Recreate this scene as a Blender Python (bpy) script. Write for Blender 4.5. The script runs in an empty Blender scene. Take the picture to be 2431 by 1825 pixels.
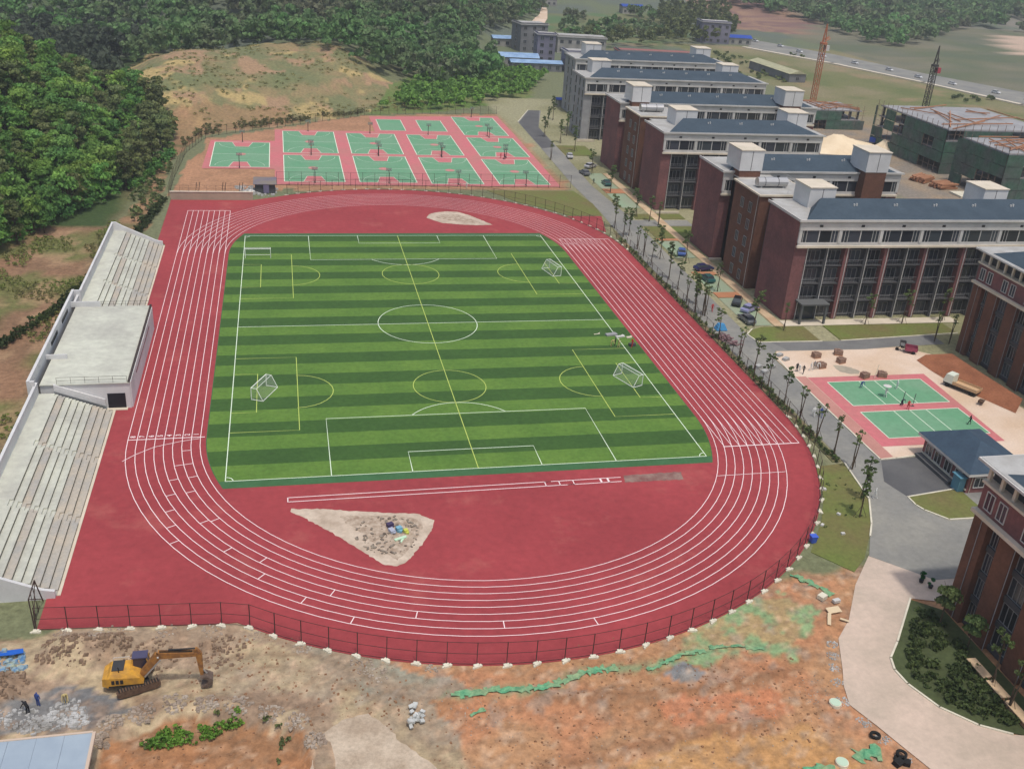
import bpy, bmesh, math, random
import numpy as np
from mathutils import Vector, Matrix
from mathutils.geometry import tessellate_polygon
R = math.radians
sc = bpy.context.scene
col = sc.collection
random.seed(7)
rng = np.random.default_rng(7)

# ---------------------------------------------------------------- camera
CP = Vector((-25.0639, -170.6134, 71.5184)); YAW, PIT, ROL, FPX = 0.2408, 0.4494, 0.0717, 2381.33
_f = Vector((math.sin(YAW)*math.cos(PIT), math.cos(YAW)*math.cos(PIT), -math.sin(PIT)))
_r0 = Vector((math.cos(YAW), -math.sin(YAW), 0)); _u0 = _r0.cross(_f)
_r = _r0*math.cos(ROL)+_u0*math.sin(ROL); _u = _u0*math.cos(ROL)-_r0*math.sin(ROL)
cam = bpy.data.cameras.new('camera'); cam.sensor_width = 36; cam.lens = FPX/2431*36
cam.clip_start = 1; cam.clip_end = 6000
camo = bpy.data.objects.new('camera', cam); col.objects.link(camo)
M = Matrix((_r, _u, -_f)).transposed().to_4x4(); M.translation = CP; camo.matrix_world = M
sc.camera = camo
# ---------------------------------------------------------------- world, sun, exposure
SUN_EL, SUN_AZ = R(71), R(166)        # compass azimuth, from +Y towards +X
w = bpy.data.worlds.new('World'); sc.world = w; w.use_nodes = True
nt = w.node_tree; bg = nt.nodes['Background']
sky = nt.nodes.new('ShaderNodeTexSky'); sky.sky_type = 'NISHITA'; sky.sun_disc = False
sky.sun_elevation = SUN_EL; sky.sun_rotation = SUN_AZ; sky.air_density = 1.3; sky.dust_density = 4.0; sky.ozone_density = 1.0
nt.links.new(sky.outputs[0], bg.inputs[0]); bg.inputs[1].default_value = 0.14
sl = bpy.data.lights.new('sun', 'SUN'); sl.energy = 2.5; sl.angle = R(3.0); sl.color = (1.0, .945, .865)
so = bpy.data.objects.new('sun', sl); col.objects.link(so); so.location = (0, 0, 200)
sd = Vector((math.sin(SUN_AZ)*math.cos(SUN_EL), math.cos(SUN_AZ)*math.cos(SUN_EL), math.sin(SUN_EL)))
so.rotation_euler = (-sd).to_track_quat('-Z', 'Y').to_euler()
vs = sc.view_settings; vs.view_transform = 'Standard'; vs.look = 'None'; vs.exposure = -0.2; vs.gamma = 1; vs.use_curve_mapping = False

# ---------------------------------------------------------------- helpers
OFF = dict(P1=(1320, 60), P2=(1878, 60), P3=(1320, 400), P4=(1878, 400), P5=(1600, 700), P6=(1878, 800), P7=(1878, 1100), P8=(1878, 1410),
           Q1=(0, 1410), Q2=(450, 240), Q3=(950, 240), Q4=(1003, 0), Q5=(1500, 0), Q6=(0, 500), Q7=(0, 850), Q8=(1400, 1250))
def W(c, x, y, z=0.0):
    """survey point: a place noted on the photograph, brought to the ground (height z)"""
    if c == 'F': u, v = x*1.099, y*1.099
    else: u, v = OFF[c][0]+x/4, OFF[c][1]+y/4
    d = _f+_r*((u-1215.5)/FPX)-_u*((v-912.5)/FPX)
    return CP+d*((z-CP.z)/d.z)
def lin(r, g, b, k=1.0):
    def f(c):
        c /= 255
        return k*(c/12.92 if c <= .04045 else ((c+.055)/1.055)**2.4)
    return (f(r), f(g), f(b), 1)

class MB:
    def __init__(s): s.v = []; s.f = []; s.m = []
    def add(s, vs, fs, mi=0):
        o = len(s.v); s.v += [tuple(v) for v in vs]; s.f += [tuple(i+o for i in f) for f in fs]; s.m += [mi]*len(fs); return s
    def box(s, x0, x1, y0, y1, z0, z1, mi=0):
        return s.add([(x0,y0,z0),(x1,y0,z0),(x1,y1,z0),(x0,y1,z0),(x0,y0,z1),(x1,y0,z1),(x1,y1,z1),(x0,y1,z1)],
                     [(0,3,2,1),(4,5,6,7),(0,1,5,4),(1,2,6,5),(2,3,7,6),(3,0,4,7)], mi)
    def obox(s, c, sx, sy, sz, rz=0, rx=0, ry=0, mi=0):
        m = Matrix.Translation(c) @ Matrix.Rotation(rz, 4, 'Z') @ Matrix.Rotation(ry, 4, 'Y') @ Matrix.Rotation(rx, 4, 'X')
        p = [m @ Vector((i*sx/2, j*sy/2, k*sz/2)) for k in (-1, 1) for i, j in ((-1,-1),(1,-1),(1,1),(-1,1))]
        return s.add(p, [(0,3,2,1),(4,5,6,7),(0,1,5,4),(1,2,6,5),(2,3,7,6),(3,0,4,7)], mi)
    def tube(s, p, q, r0, r1=None, n=6, mi=0, cap=True):
        p, q = Vector(p), Vector(q); r1 = r0 if r1 is None else r1
        d = (q-p).normalized(); a = d.orthogonal().normalized(); b = d.cross(a)
        vs = [c+(a*math.cos(2*math.pi*i/n)+b*math.sin(2*math.pi*i/n))*r for c, r in ((p, r0), (q, r1)) for i in range(n)]
        fs = [(i, (i+1) % n, n+(i+1) % n, n+i) for i in range(n)]
        if cap: fs += [tuple(range(n))[::-1], tuple(range(n, 2*n))]
        return s.add(vs, fs, mi)
    def path(s, pts, r, n=5, mi=0):
        for a, b in zip(pts, pts[1:]): s.tube(a, b, r, r, n, mi)
        return s
    def poly(s, pts, z, mi=0):
        t = tessellate_polygon([[Vector((p[0], p[1], 0)) for p in pts]])
        fs = []
        for a, b, c in t:
            A, B, C_ = pts[a], pts[b], pts[c]
            cr = (B[0]-A[0])*(C_[1]-A[1])-(B[1]-A[1])*(C_[0]-A[0])
            fs.append((a, b, c) if cr > 0 else (a, c, b))
        return s.add([(p[0], p[1], z) for p in pts], fs, mi)
    def prism(s, pts, z0, z1, mi=0):
        n = len(pts); ar = sum(pts[i][0]*pts[(i+1) % n][1]-pts[(i+1) % n][0]*pts[i][1] for i in range(n))
        if ar < 0: pts = pts[::-1]
        s.poly(pts, z1, mi)
        return s.add([(p[0], p[1], z0) for p in pts]+[(p[0], p[1], z1) for p in pts], [(i, (i+1) % n, n+(i+1) % n, n+i) for i in range(n)], mi)
    def strip(s, pts, wd, z, closed=False, mi=0):
        n = len(pts); L = []; Rr = []
        for i in range(n):
            a = Vector(pts[(i-1) % n][:2]) if (closed or i > 0) else Vector(pts[0][:2])
            b = Vector(pts[(i+1) % n][:2]) if (closed or i < n-1) else Vector(pts[-1][:2])
            d = (b-a).normalized(); nn = Vector((-d.y, d.x))*wd/2; p = Vector(pts[i][:2])
            L.append((p.x+nn.x, p.y+nn.y, z)); Rr.append((p.x-nn.x, p.y-nn.y, z))
        m = n if closed else n-1
        return s.add(L+Rr, [(i, n+i, n+(i+1) % n, (i+1) % n) for i in range(m)], mi)
    def kerb(s, pts, wd, z0, z1, mi=0):
        for a, b in zip(pts, pts[1:]):
            a, b = Vector(a[:2]), Vector(b[:2]); d = b-a
            s.obox(((a.x+b.x)/2, (a.y+b.y)/2, (z0+z1)/2), d.length+wd*.6, wd, z1-z0, math.atan2(d.y, d.x), mi=mi)
        return s

def mesh(name, mb, mats, smooth=False):
    me = bpy.data.meshes.new(name); me.from_pydata(mb.v, [], mb.f)
    for m in (mats if isinstance(mats, (list, tuple)) else [mats]): me.materials.append(m)
    if max(mb.m, default=0) > 0: me.polygons.foreach_set('material_index', mb.m)
    if smooth: me.polygons.foreach_set('use_smooth', [True]*len(me.polygons))
    me.update(); return me
def wloc(o):
    v = Vector((0, 0, 0))
    while o is not None: v = v+o.location; o = o.parent
    return v
def link(name, me, parent=None, loc=(0,0,0), rz=0):
    o = bpy.data.objects.new(name, me); col.objects.link(o); o.location = loc
    if rz: o.rotation_euler = (0, 0, rz)
    if parent is not None: o.parent = parent
    return o
def obj(name, mb, mats, parent=None, world=True, smooth=False):
    """mesh in world coordinates (world=True) or in the parent's own"""
    o = link(name, mesh(name, mb, mats, smooth), parent)
    if world and parent is not None: o.location = -wloc(parent)
    return o
def tag(o, label, cat, group=None):
    o['label'] = label; o['category'] = cat
    if group: o['group'] = group
    return o
def thing(name, label, cat, loc=(0,0,0), rz=0, group=None):
    o = bpy.data.objects.new(name, None); col.objects.link(o); o.location = loc; o.rotation_euler = (0, 0, rz)
    o.empty_display_size = .5
    return tag(o, label, cat, group)
def struct(name, mb, mats, parent=None):
    o = obj(name, mb, mats, parent)
    if parent is None: o['kind'] = 'structure'
    return o
def copy_tree(o, parent=None):
    c = o.copy(); col.objects.link(c); c.parent = parent
    for ch in o.children: copy_tree(ch, c)
    return c
def place(proto, loc, rz, label=None, group=None, scale=None, first=[]):
    if proto.name not in first: first.append(proto.name); o = proto
    else: o = copy_tree(proto)
    o.location = loc; o.rotation_euler = (0, 0, rz)
    if scale: o.scale = scale if isinstance(scale, tuple) else (scale,)*3
    if label: o['label'] = label
    if group: o['group'] = group
    return o

# ---------------------------------------------------------------- materials
MT = {}
def mat(name, c, rough=.9, c2=None, scale=.5, detail=4, bump=0, bscale=8, coord='world', spec=.3, metal=0, mixlo=.35, mixhi=.65, rnd=0, fine=0, fscale=3.0):
    if name in MT: return MT[name]
    m = bpy.data.materials.new(name); m.use_nodes = True; t = m.node_tree; N = t.nodes; b = N['Principled BSDF']
    b.inputs['Roughness'].default_value = rough; b.inputs['Metallic'].default_value = metal
    b.inputs['Specular IOR Level'].default_value = spec
    b.inputs['Base Color'].default_value = c
    if coord == 'world': src = N.new('ShaderNodeNewGeometry').outputs['Position']
    else: src = N.new('ShaderNodeTexCoord').outputs['Object']
    out = None
    if c2 is not None:
        n = N.new('ShaderNodeTexNoise'); n.inputs['Scale'].default_value = scale; n.inputs['Detail'].default_value = detail
        n.inputs['Roughness'].default_value = .6
        t.links.new(src, n.inputs['Vector'])
        mr = N.new('ShaderNodeMapRange'); mr.inputs[1].default_value = mixlo; mr.inputs[2].default_value = mixhi
        t.links.new(n.outputs[0], mr.inputs[0])
        mx = N.new('ShaderNodeMix'); mx.data_type = 'RGBA'; mx.inputs[6].default_value = c; mx.inputs[7].default_value = c2
        t.links.new(mr.outputs[0], mx.inputs[0]); out = mx.outputs[2]
    if fine:
        n = N.new('ShaderNodeTexNoise'); n.inputs['Scale'].default_value = fscale; n.inputs['Detail'].default_value = 5; n.inputs['Roughness'].default_value = .7
        t.links.new(src, n.inputs['Vector'])
        mr = N.new('ShaderNodeMapRange'); mr.inputs[1].default_value = .3; mr.inputs[2].default_value = .7; mr.inputs[3].default_value = 1-fine; mr.inputs[4].default_value = 1+fine
        t.links.new(n.outputs[0], mr.inputs[0])
        vm = N.new('ShaderNodeVectorMath'); vm.operation = 'SCALE'
        if out is None: vm.inputs[0].default_value = c[:3]
        else: t.links.new(out, vm.inputs[0])
        t.links.new(mr.outputs[0], vm.inputs['Scale']); out = vm.outputs[0]
    if rnd:
        oi = N.new('ShaderNodeObjectInfo'); hs = N.new('ShaderNodeHueSaturation')
        mr = N.new('ShaderNodeMapRange'); mr.inputs[3].default_value = 1-rnd; mr.inputs[4].default_value = 1+rnd
        t.links.new(oi.outputs['Random'], mr.inputs[0]); t.links.new(mr.outputs[0], hs.inputs['Value'])
        mr2 = N.new('ShaderNodeMapRange'); mr2.inputs[3].default_value = .5-.07*rnd; mr2.inputs[4].default_value = .5+.05*rnd
        m3 = N.new('ShaderNodeMath'); m3.operation = 'MULTIPLY_ADD'; m3.inputs[1].default_value = 7.31; m3.inputs[2].default_value = .2
        m4 = N.new('ShaderNodeMath'); m4.operation = 'FRACT'
        t.links.new(oi.outputs['Random'], m3.inputs[0]); t.links.new(m3.outputs[0], m4.inputs[0]); t.links.new(m4.outputs[0], mr2.inputs[0]); t.links.new(mr2.outputs[0], hs.inputs['Hue'])
        if out is None: hs.inputs['Color'].default_value = c
        else: t.links.new(out, hs.inputs['Color'])
        out = hs.outputs[0]
    if out is not None: t.links.new(out, b.inputs['Base Color'])
    if bump:
        n = N.new('ShaderNodeTexNoise'); n.inputs['Scale'].default_value = bscale; n.inputs['Detail'].default_value = 6
        t.links.new(src, n.inputs['Vector'])
        bp = N.new('ShaderNodeBump'); bp.inputs['Strength'].default_value = bump; bp.inputs['Distance'].default_value = .1
        t.links.new(n.outputs[0], bp.inputs['Height']); t.links.new(bp.outputs[0], b.inputs['Normal'])
    MT[name] = m; return m
def see_through(name, c, alpha):
    m = mat(name, c, .7); m.node_tree.nodes['Principled BSDF'].inputs['Alpha'].default_value = alpha; return m
def leafmat(name, c, c2, rnd=.25, nsc=.35):
    m = mat(name, c, .75, c2, nsc, 4, coord='world', spec=.15, rnd=rnd, fine=.25, fscale=1.2)
    t = m.node_tree; b = t.nodes['Principled BSDF']
    tr = t.nodes.new('ShaderNodeBsdfTranslucent'); ad = t.nodes.new('ShaderNodeMixShader'); ad.inputs[0].default_value = .25
    l = b.inputs['Base Color'].links[0].from_socket; t.links.new(l, tr.inputs[0])
    t.links.new(b.outputs[0], ad.inputs[1]); t.links.new(tr.outputs[0], ad.inputs[2]); t.links.new(ad.outputs[0], t.nodes['Material Output'].inputs[0])
    return m
TRACK = mat('track_red', lin(144,58,62), .9, lin(160,66,70), .045, 8, fine=.13, fscale=.9, bump=.1, bscale=30)
t = TRACK.node_tree; b = t.nodes['Principled BSDF']; old = b.inputs['Base Color'].links[0].from_socket       # dust carried onto the rubber
n = t.nodes.new('ShaderNodeTexNoise'); n.inputs['Scale'].default_value = .11; n.inputs['Detail'].default_value = 10; n.inputs['Roughness'].default_value = .68
t.links.new(t.nodes.new('ShaderNodeNewGeometry').outputs['Position'], n.inputs['Vector'])
mr = t.nodes.new('ShaderNodeMapRange'); mr.inputs[1].default_value = .56; mr.inputs[2].default_value = .78; mr.inputs[4].default_value = .6; t.links.new(n.outputs[0], mr.inputs[0])
mx = t.nodes.new('ShaderNodeMix'); mx.data_type = 'RGBA'; mx.inputs[7].default_value = lin(182,108,98); t.links.new(mr.outputs[0], mx.inputs[0]); t.links.new(old, mx.inputs[6]); t.links.new(mx.outputs[2], b.inputs['Base Color'])
LINE = mat('line_white', lin(240,220,220), .8, fine=.06)
PLINE = mat('pitch_white', lin(222,236,214), .8, fine=.05)
YLINE = mat('pitch_yellow', lin(184,200,104), .8, fine=.05)
TURF_L = mat('turf_light', lin(96,128,54), .95, lin(82,116,48), .12, 7, fine=.2, fscale=1.3)
TURF_D = mat('turf_dark', lin(62,94,42), .95, lin(56,86,40), .12, 7, fine=.2, fscale=1.3)
TURF_E = mat('turf_edge', lin(66,106,70), .95, lin(60,98,60), .4, 4, fine=.12)
UNFIN = mat('bare_concrete', lin(204,188,170), .95, lin(174,156,138), .35, 6, fine=.12, fscale=1.5)
UNFIN2 = mat('dirty_concrete', lin(150,130,112), .95, lin(192,176,158), 1.1, 8, fine=.2)
SANDPIT = mat('sand_pit', lin(122,84,80), .95, lin(146,122,112), .7, 5, fine=.12)
CONC = mat('stand_concrete', lin(198,200,186), .9, lin(176,176,166), .16, 8, fine=.12, fscale=1.0)
CONC2 = mat('stand_stained', lin(184,174,158), .9, lin(164,162,156), .3, 7, fine=.14)
WHITEW = mat('white_plaster', lin(214,214,214), .85, lin(198,198,198), .2, 5, fine=.05)
BRICK = mat('brick_tile', lin(132,88,86), .9, lin(112,78,78), .22, 6, fine=.2, fscale=2)
BRICK2 = mat('brick_brown', lin(116,80,64), .9, lin(100,70,58), .22, 6, fine=.2, fscale=2)
GREYW = mat('grey_wall', lin(160,160,162), .85, lin(140,140,142), .25, 5, fine=.06)
GREYD = mat('dark_grey_wall', lin(84,84,86), .85, lin(72,72,74), .4, 5, fine=.1)
WHITEP = mat('white_paint', lin(206,204,200), .7, lin(190,188,184), .3, 4)
CREAM = mat('cream_paint', lin(216,204,186), .75, lin(200,190,170), .3, 4)
GLASS = mat('window_glass', lin(58,62,68), .2, spec=.5, rnd=.55)
SLATE = mat('slate_roof', lin(66,80,92), .9, lin(58,72,84), .25, 6, fine=.14, fscale=1.6)
DECK = mat('roof_deck', lin(178,178,176), .9, lin(158,156,152), .3, 6, fine=.06)
DARK = mat('dark_metal', lin(48,46,46), .6)
RAIL = mat('rail_dark', lin(70,62,58), .6)
FENCE = mat('fence_green', lin(66,52,48), .6)
FMESH = see_through('fence_mesh', lin(60,56,48), .07)
STEEL = mat('steel', lin(190,190,190), .4, metal=.7)
ASPH = mat('asphalt', lin(146,144,136), .9, lin(122,122,120), .09, 7, fine=.12, fscale=1.2)
ASPHD = mat('asphalt_new', lin(84,84,86), .9, lin(98,98,98), .2, 5, fine=.08)
ROADC = mat('concrete_road', lin(204,184,168), .9, lin(186,170,154), .16, 7, fine=.1, fscale=1.2)
KERB = mat('kerb_stone', lin(222,216,196), .9, lin(200,194,176), .5)
SAND = mat('sand_lot', lin(218,198,180), .95, lin(204,178,152), .1, 6, fine=.1)
PINK = mat('court_pink', lin(198,112,118), .9, lin(184,120,116), .1, 7, fine=.1, fscale=1.0)
PINK2 = mat('paver_pink', lin(188,136,126), .9, lin(176,126,116), .3, 5, fine=.08)
CGREEN = mat('court_green', lin(98,152,116), .9, lin(116,156,126), .09, 7, fine=.1, fscale=1.0)
PARKG = mat('parking_green', lin(142,164,136), .9, lin(150,156,134), .2, 5, fine=.1)
SOIL = mat('soil_orange', lin(190,134,100), .95, lin(170,118,86), .15, 6, fine=.1)
SOILR = mat('soil_red', lin(154,100,72), .95, lin(132,84,60), .3, 7, fine=.25, bump=.6, bscale=2)
LAWN = mat('lawn', lin(104,116,58), .95, lin(112,104,66), .12, 6, fine=.2, fscale=1.5)
LAWND = mat('lawn_dark', lin(78,88,56), .95, lin(66,74,46), .2, 6, fine=.25, fscale=1.5)
STONE = mat('rubble_stone', lin(176,164,150), .95, lin(140,124,110), .6, 5, coord='object', fine=.15)
STONEG = mat('rubble_grey', lin(186,186,184), .95, lin(140,138,134), .6, 5, coord='object', fine=.15)
SANDP = mat('sand_heap', lin(232,214,184), .95, lin(214,190,156), .1, 5, fine=.05)
NET = mat('green_net', lin(92,160,120), .95, lin(134,156,118), .5, 7, fine=.3, fscale=2)
NETD = mat('scaffold_net', lin(66,104,84), .9, lin(86,90,88), .2, 7, fine=.4, fscale=.8)
BARK = mat('bark', lin(96,82,66), .95, lin(76,64,52), 3, coord='object')
YEL = mat('excavator_yellow', lin(216,160,56), .6, lin(170,126,60), 1.2, coord='object', spec=.4)
TYRE = mat('tyre', lin(34,34,34), .9)
LEAF = leafmat('leaf_bright', lin(128,164,78), lin(100,144,80), .32, .12)
LEAF2 = leafmat('leaf_dull', lin(128,138,84), lin(104,118,80))
LEAF3 = leafmat('leaf_far', lin(104,148,86), lin(116,118,94), 0, .028)
LEAF4 = leafmat('leaf_street', lin(112,132,80), lin(96,112,72))
# ---------------------------------------------------------------- terrain
def _hash(ix, iy, s):
    n = (ix.astype(np.int64)*374761393+iy.astype(np.int64)*668265263+s*974711) & 0x7fffffff
    n = (n ^ (n >> 13))*1274126177 & 0x7fffffff
    return ((n ^ (n >> 16)) & 0xffff)/65535.0
def vnoise(x, y, s=0):
    ix, iy = np.floor(x), np.floor(y); fx, fy = x-ix, y-iy
    fx, fy = fx*fx*(3-2*fx), fy*fy*(3-2*fy)
    a, b, c, d = _hash(ix, iy, s), _hash(ix+1, iy, s), _hash(ix, iy+1, s), _hash(ix+1, iy+1, s)
    return (a*(1-fx)+b*fx)*(1-fy)+(c*(1-fx)+d*fx)*fy
def fbm(x, y, sc_, s=0, o=4):
    r = 0; a = .5; t = 0
    for i in range(o):
        r = r+a*vnoise(x/sc_*2**i+17.3*i, y/sc_*2**i-9.1*i, s+i); t += a; a *= .55
    return r/t
def sst(a, b, x):
    t = np.clip((x-a)/(b-a), 0, 1); return t*t*(3-2*t)
def inpoly(x, y, P):
    ins = np.zeros(x.shape, bool); n = len(P)
    for i in range(n):
        x1, y1 = P[i][0], P[i][1]; x2, y2 = P[(i+1) % n][0], P[(i+1) % n][1]
        if y1 == y2: continue
        ins ^= ((y1 > y) != (y2 > y)) & (x < (x2-x1)*(y-y1)/(y2-y1)+x1)
    return ins
def dseg(x, y, P):
    d = np.full(x.shape, 1e9)
    for (x1, y1), (x2, y2) in zip(P, P[1:]):
        dx, dy = x2-x1, y2-y1; t = np.clip(((x-x1)*dx+(y-y1)*dy)/(dx*dx+dy*dy), 0, 1)
        d = np.minimum(d, np.hypot(x-x1-t*dx, y-y1-t*dy))
    return d
def HEIGHT(x, y):
    x = np.asarray(x, float); y = np.asarray(y, float)
    z = np.full(x.shape, -.06)
    # wooded hill west of the pitch
    xb = np.interp(y, [-120, -40, 10, 38, 56, 74, 90, 104, 130, 165, 200, 260], [-64, -64, -66, -80, -75, -68, -61, -59, -56, -60, -72, -110])
    d = np.clip(xb-x, 0, None)
    hill = 44*sst(0, 95, d)*sst(-10, 70, y)*(1-sst(150, 270, y))
    low = 5*sst(0, 40, d)*(1-sst(40, 90, y))
    z = z+hill+low+(fbm(x, y, 9, 3)-.5)*1.6*sst(0, 8, d)
    # bare mound behind the ball courts
    P = [(-58, 120), (-50, 148), (-44, 155), (-27, 167), (4, 190), (30, 197)]
    yb = np.interp(x, [-75, -50, -44, -27, 4, 30, 45], [140, 146, 156, 168, 192, 200, 215])
    dm = np.clip(y-yb, 0, None)
    side = sst(-95, -60, x)*(1-sst(-8, 38, x))
    mound = 12*sst(0, 80, dm)*side*(1-.6*sst(95, 150, dm))
    z = z+mound+(fbm(x, y, 18, 5)-.5)*6*sst(2, 25, dm)*side
    # forested hills behind
    fb = np.interp(x, [-300, -60, 20, 60, 100, 150, 200], [290, 300, 285, 300, 400, 520, 700])
    df = np.clip(y-fb, 0, None)
    z = z+70*sst(0, 330, df)*(1-sst(120, 260, x))+(fbm(x, y, 60, 8)-.5)*14*sst(0, 120, df)*(1-sst(120, 260, x))
    # far hills on the right
    fr = np.clip((y-560)+(x-300)*-.1, 0, None)
    z = z+45*sst(0, 420, fr)*sst(150, 300, x)+(fbm(x, y, 90, 12)-.5)*16*sst(0, 150, fr)*sst(150, 300, x)
    # building ground in front of the track
    fg = sst(0, 4, np.clip(-81.5-y, 0, None)) * (np.hypot(x, y+40) > 53)*sst(53, 56.5, np.hypot(x, y+40))
    hard = inpoly(x, y, CONCROAD_BIG)
    fg = fg*(~hard)*sst(60, 30, x)
    z = z+fg*((fbm(x, y, 3.0, 21, 5)-.5)*.55+(fbm(x, y, .9, 23, 3)-.5)*.3-.10*sum(np.exp(-(dseg(x, y, [(a+o_*.5, b+o_*.85) for a, b in [(-42,-92),(-38,-90),(-31,-87.6),(-25,-88.5),(-19,-92.5),(-14.5,-98),(-11.5,-104),(-10,-112)]])/.3)**2) for o_ in (-1.1, 1.1)))
    for cx, cy, r, h in [(-46.5,-84.8,3.2,1.3),(-48.7,-84.2,2.6,1.0),(-43.6,-84.0,1.9,1.3),(-53.2,-89.2,3.0,1.7),(-54,-84,2.5,.9),(14.2,-95.6,1.9,.7)]:
        q = np.hypot(x-cx, y-cy)/r; z = z+h*np.exp(-q*q*1.6)*(.75+.5*fbm(x, y, 1.1, 31))
    bank = dseg(x, y, [(-43,-96),(-38,-93),(-31.5,-94.2),(-26,-96.5),(-23.7,-101),(-23,-106)])
    z = z+.55*np.exp(-(bank/1.1)**2)*(.5+fbm(x, y, 1.3, 41))
    pit = inpoly(x, y, [(-43,-97),(-38,-94.5),(-31.5,-95.5),(-26,-98.5),(-24,-104),(-24,-125),(-43,-125)])
    z = z-.5*pit
    for P_ in ([(-2,-97.2),(12,-98.4),(18,-98),(25,-97.2)], [(-4,-106),(8,-104.5),(20,-103.5)]):
        z = z+.3*np.exp(-(dseg(x, y, P_)/.8)**2)*(.4+1.2*fbm(x, y, 2, 51))
    return z
CONCROAD = [(45.3,-78.7),(49.5,-82.8),(51,-84.4),(56,-84.5),(56,-88.2),(48.6,-88.2),(45.8,-87.3),(39.9,-94.3),(37.6,-96.6),(37.0,-98.5),(37.2,-100.6),(38.6,-104.2),(41.2,-107.1),(43.9,-108.8),(60,-113),(60,-135),(36,-135),(32.9,-111.6),(31.5,-107.9),(30.7,-105.7),(29.4,-102.6),(30.2,-99.9),(31.3,-97.7),(33.4,-92.9),(36.3,-90),(40.5,-84)]
CONCROAD_BIG = [(44,-77),(60,-77),(60,-136),(34,-136),(31.5,-111),(29.5,-106),(28.4,-102.6),(30.3,-97.3),(32.6,-92.5),(35.6,-89.5),(39.8,-83.2)]
def axis(segs):
    o = []
    for a, b, st in segs: o += list(np.arange(a, b, st))
    return np.array(o+[segs[-1][1]])
XS = axis([(-520,-240,14),(-240,-95,3.0),(-95,-56,1.2),(-56,46,.55),(46,130,2.5),(130,330,5),(330,1200,22)])
YS = axis([(-190,-116,6),(-116,-79,.5),(-79,40,3),(40,290,2.6),(290,620,7),(620,1300,20)])
GX, GY = np.meshgrid(XS, YS); GZ = HEIGHT(GX, GY)
# surface kind of each place (earth, grass, mud, gravel, road): plain albedo
nx, ny = len(XS), len(YS)
wob = (fbm(GX, GY, 6, 71)-.5)*5; wob2 = (fbm(GX, GY, 6, 77)-.5)*5
ux, uy = GX+wob, GY+wob2
def A3(*c): return np.array(lin(*c)[:3])
colr = np.zeros((ny, nx, 3)); colr[:] = A3(112,116,86)
n1 = fbm(GX, GY, 22, 81); n2 = fbm(GX, GY, 5, 85)
def paint(mask, c, c2=None, nz=None):
    k = np.asarray(mask, float)[..., None]
    v = A3(*c) if c2 is None else A3(*c)+(A3(*c2)-A3(*c))*sst(.35, .65, n2 if nz is None else nz)[..., None]
    colr[:] = colr*(1-k)+v*k
paint(GY > 300, (104,112,84), (96,104,92), n1)
paint(sst(-60, -66, ux)*(GY < 300), (140,108,84), (118,94,72), n1); paint(.75*sst(-60, -66, ux)*(GY < 100)*sst(.5, .58, fbm(GX, GY, 11, 97)), (96,108,58)); paint(.6*sst(-60, -66, ux)*(GY < 70)*sst(.58, .66, fbm(GX, GY, 5, 98)), (168,138,108))               # slopes by the stand
paint((sst(-60, -66, ux))*(GY > 60)*(GY < 300), (60,78,42))
moundm = inpoly(ux, uy, [(-56,150),(-27,168),(4,191),(32,200),(36,225),(10,262),(-80,300),(-85,250),(-70,180)])
paint(moundm, (140,124,90), (108,114,78), n1); paint(.7*moundm*sst(.45, .6, fbm(GX, GY, 5, 99)), (116,118,82)); paint(moundm*sst(.56, .66, fbm(GX, GY, 9, 91)), (156,128,100)); paint(moundm*sst(.6, .68, fbm(GX, GY, 12, 93)), (172,152,104))
paint(inpoly(ux, uy, [(-52,146),(-44,158),(-27,170),(-20,176),(-24,190),(-48,182),(-62,166)])*.6, (156,120,90))
paint(inpoly(ux, uy, [(4,193),(30,198),(56,216),(70,225),(92,300),(40,292),(22,250)]), (92,116,58), (110,118,70))
paint(inpoly(ux, uy, [(-53,84),(-47,150),(4,190),(52,198),(58,205),(57,140),(55.5,94),(30,93),(-27,92)]), (172,130,100), (156,118,90))
paint(inpoly(ux, uy, [(-63,40),(-55,60),(-55,130),(-49,150),(-56,150),(-59,100)]), (150,118,90), (96,96,62))
paint((ux > 52)*(GY > -130)*(GY < 230)*(ux < 150), (150,146,116), (132,130,96), n1)
paint((ux > 112)*(GY > -20)*(GY < 235)*(ux < 260), (138,128,104), (112,114,84), n1)
paint(inpoly(ux, uy, [(150,80),(215,80),(235,200),(260,235),(160,225),(150,150)]), (130,122,112), (150,132,110))
paint(inpoly(ux, uy, [(175,225),(235,235),(290,250),(280,215),(230,205)]), (160,126,100))
paint((GX > 200)*(GY > 210)*(GY < 430)*(GX < 330), (112,114,74), (122,118,84), n1)
n3 = fbm(GX, GY, 34, 88, 5)
wst = (GX > 140)*(GY > 190)*(GY < 430)*(GX < 335)
paint(.7*wst*sst(.52, .6, n3), (134,124,96)); paint(.6*wst*sst(.42, .34, n3), (92,104,60)); paint(.6*wst*sst(.6, .68, fbm(GX, GY, 16, 89)), (150,126,100))
paint((GX > 310)*(GY > 230), (108,108,84), (98,102,84), n1); paint(.6*(GX > 310)*(GY > 230)*sst(.5, .6, n3), (124,118,100)); paint(.5*(GX > 310)*(GY > 230)*sst(.42, .36, n3), (84,98,70))
paint(inpoly(ux, uy, [(285,520),(330,505),(420,640),(430,720),(300,680)]), (150,120,98), (120,92,88))
paint(inpoly(ux, uy, [(455,440),(540,450),(560,560),(520,560)]), (190,166,146))
paint(inpoly(ux, uy, [(120,400),(220,437),(285,610),(160,562)]), (86,112,74), (110,112,78), n1)
paint((GY > 600)*(GX > 380), (128,122,112), (100,108,92), n1)
fgm = sst(-80.5, -82, uy)
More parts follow.
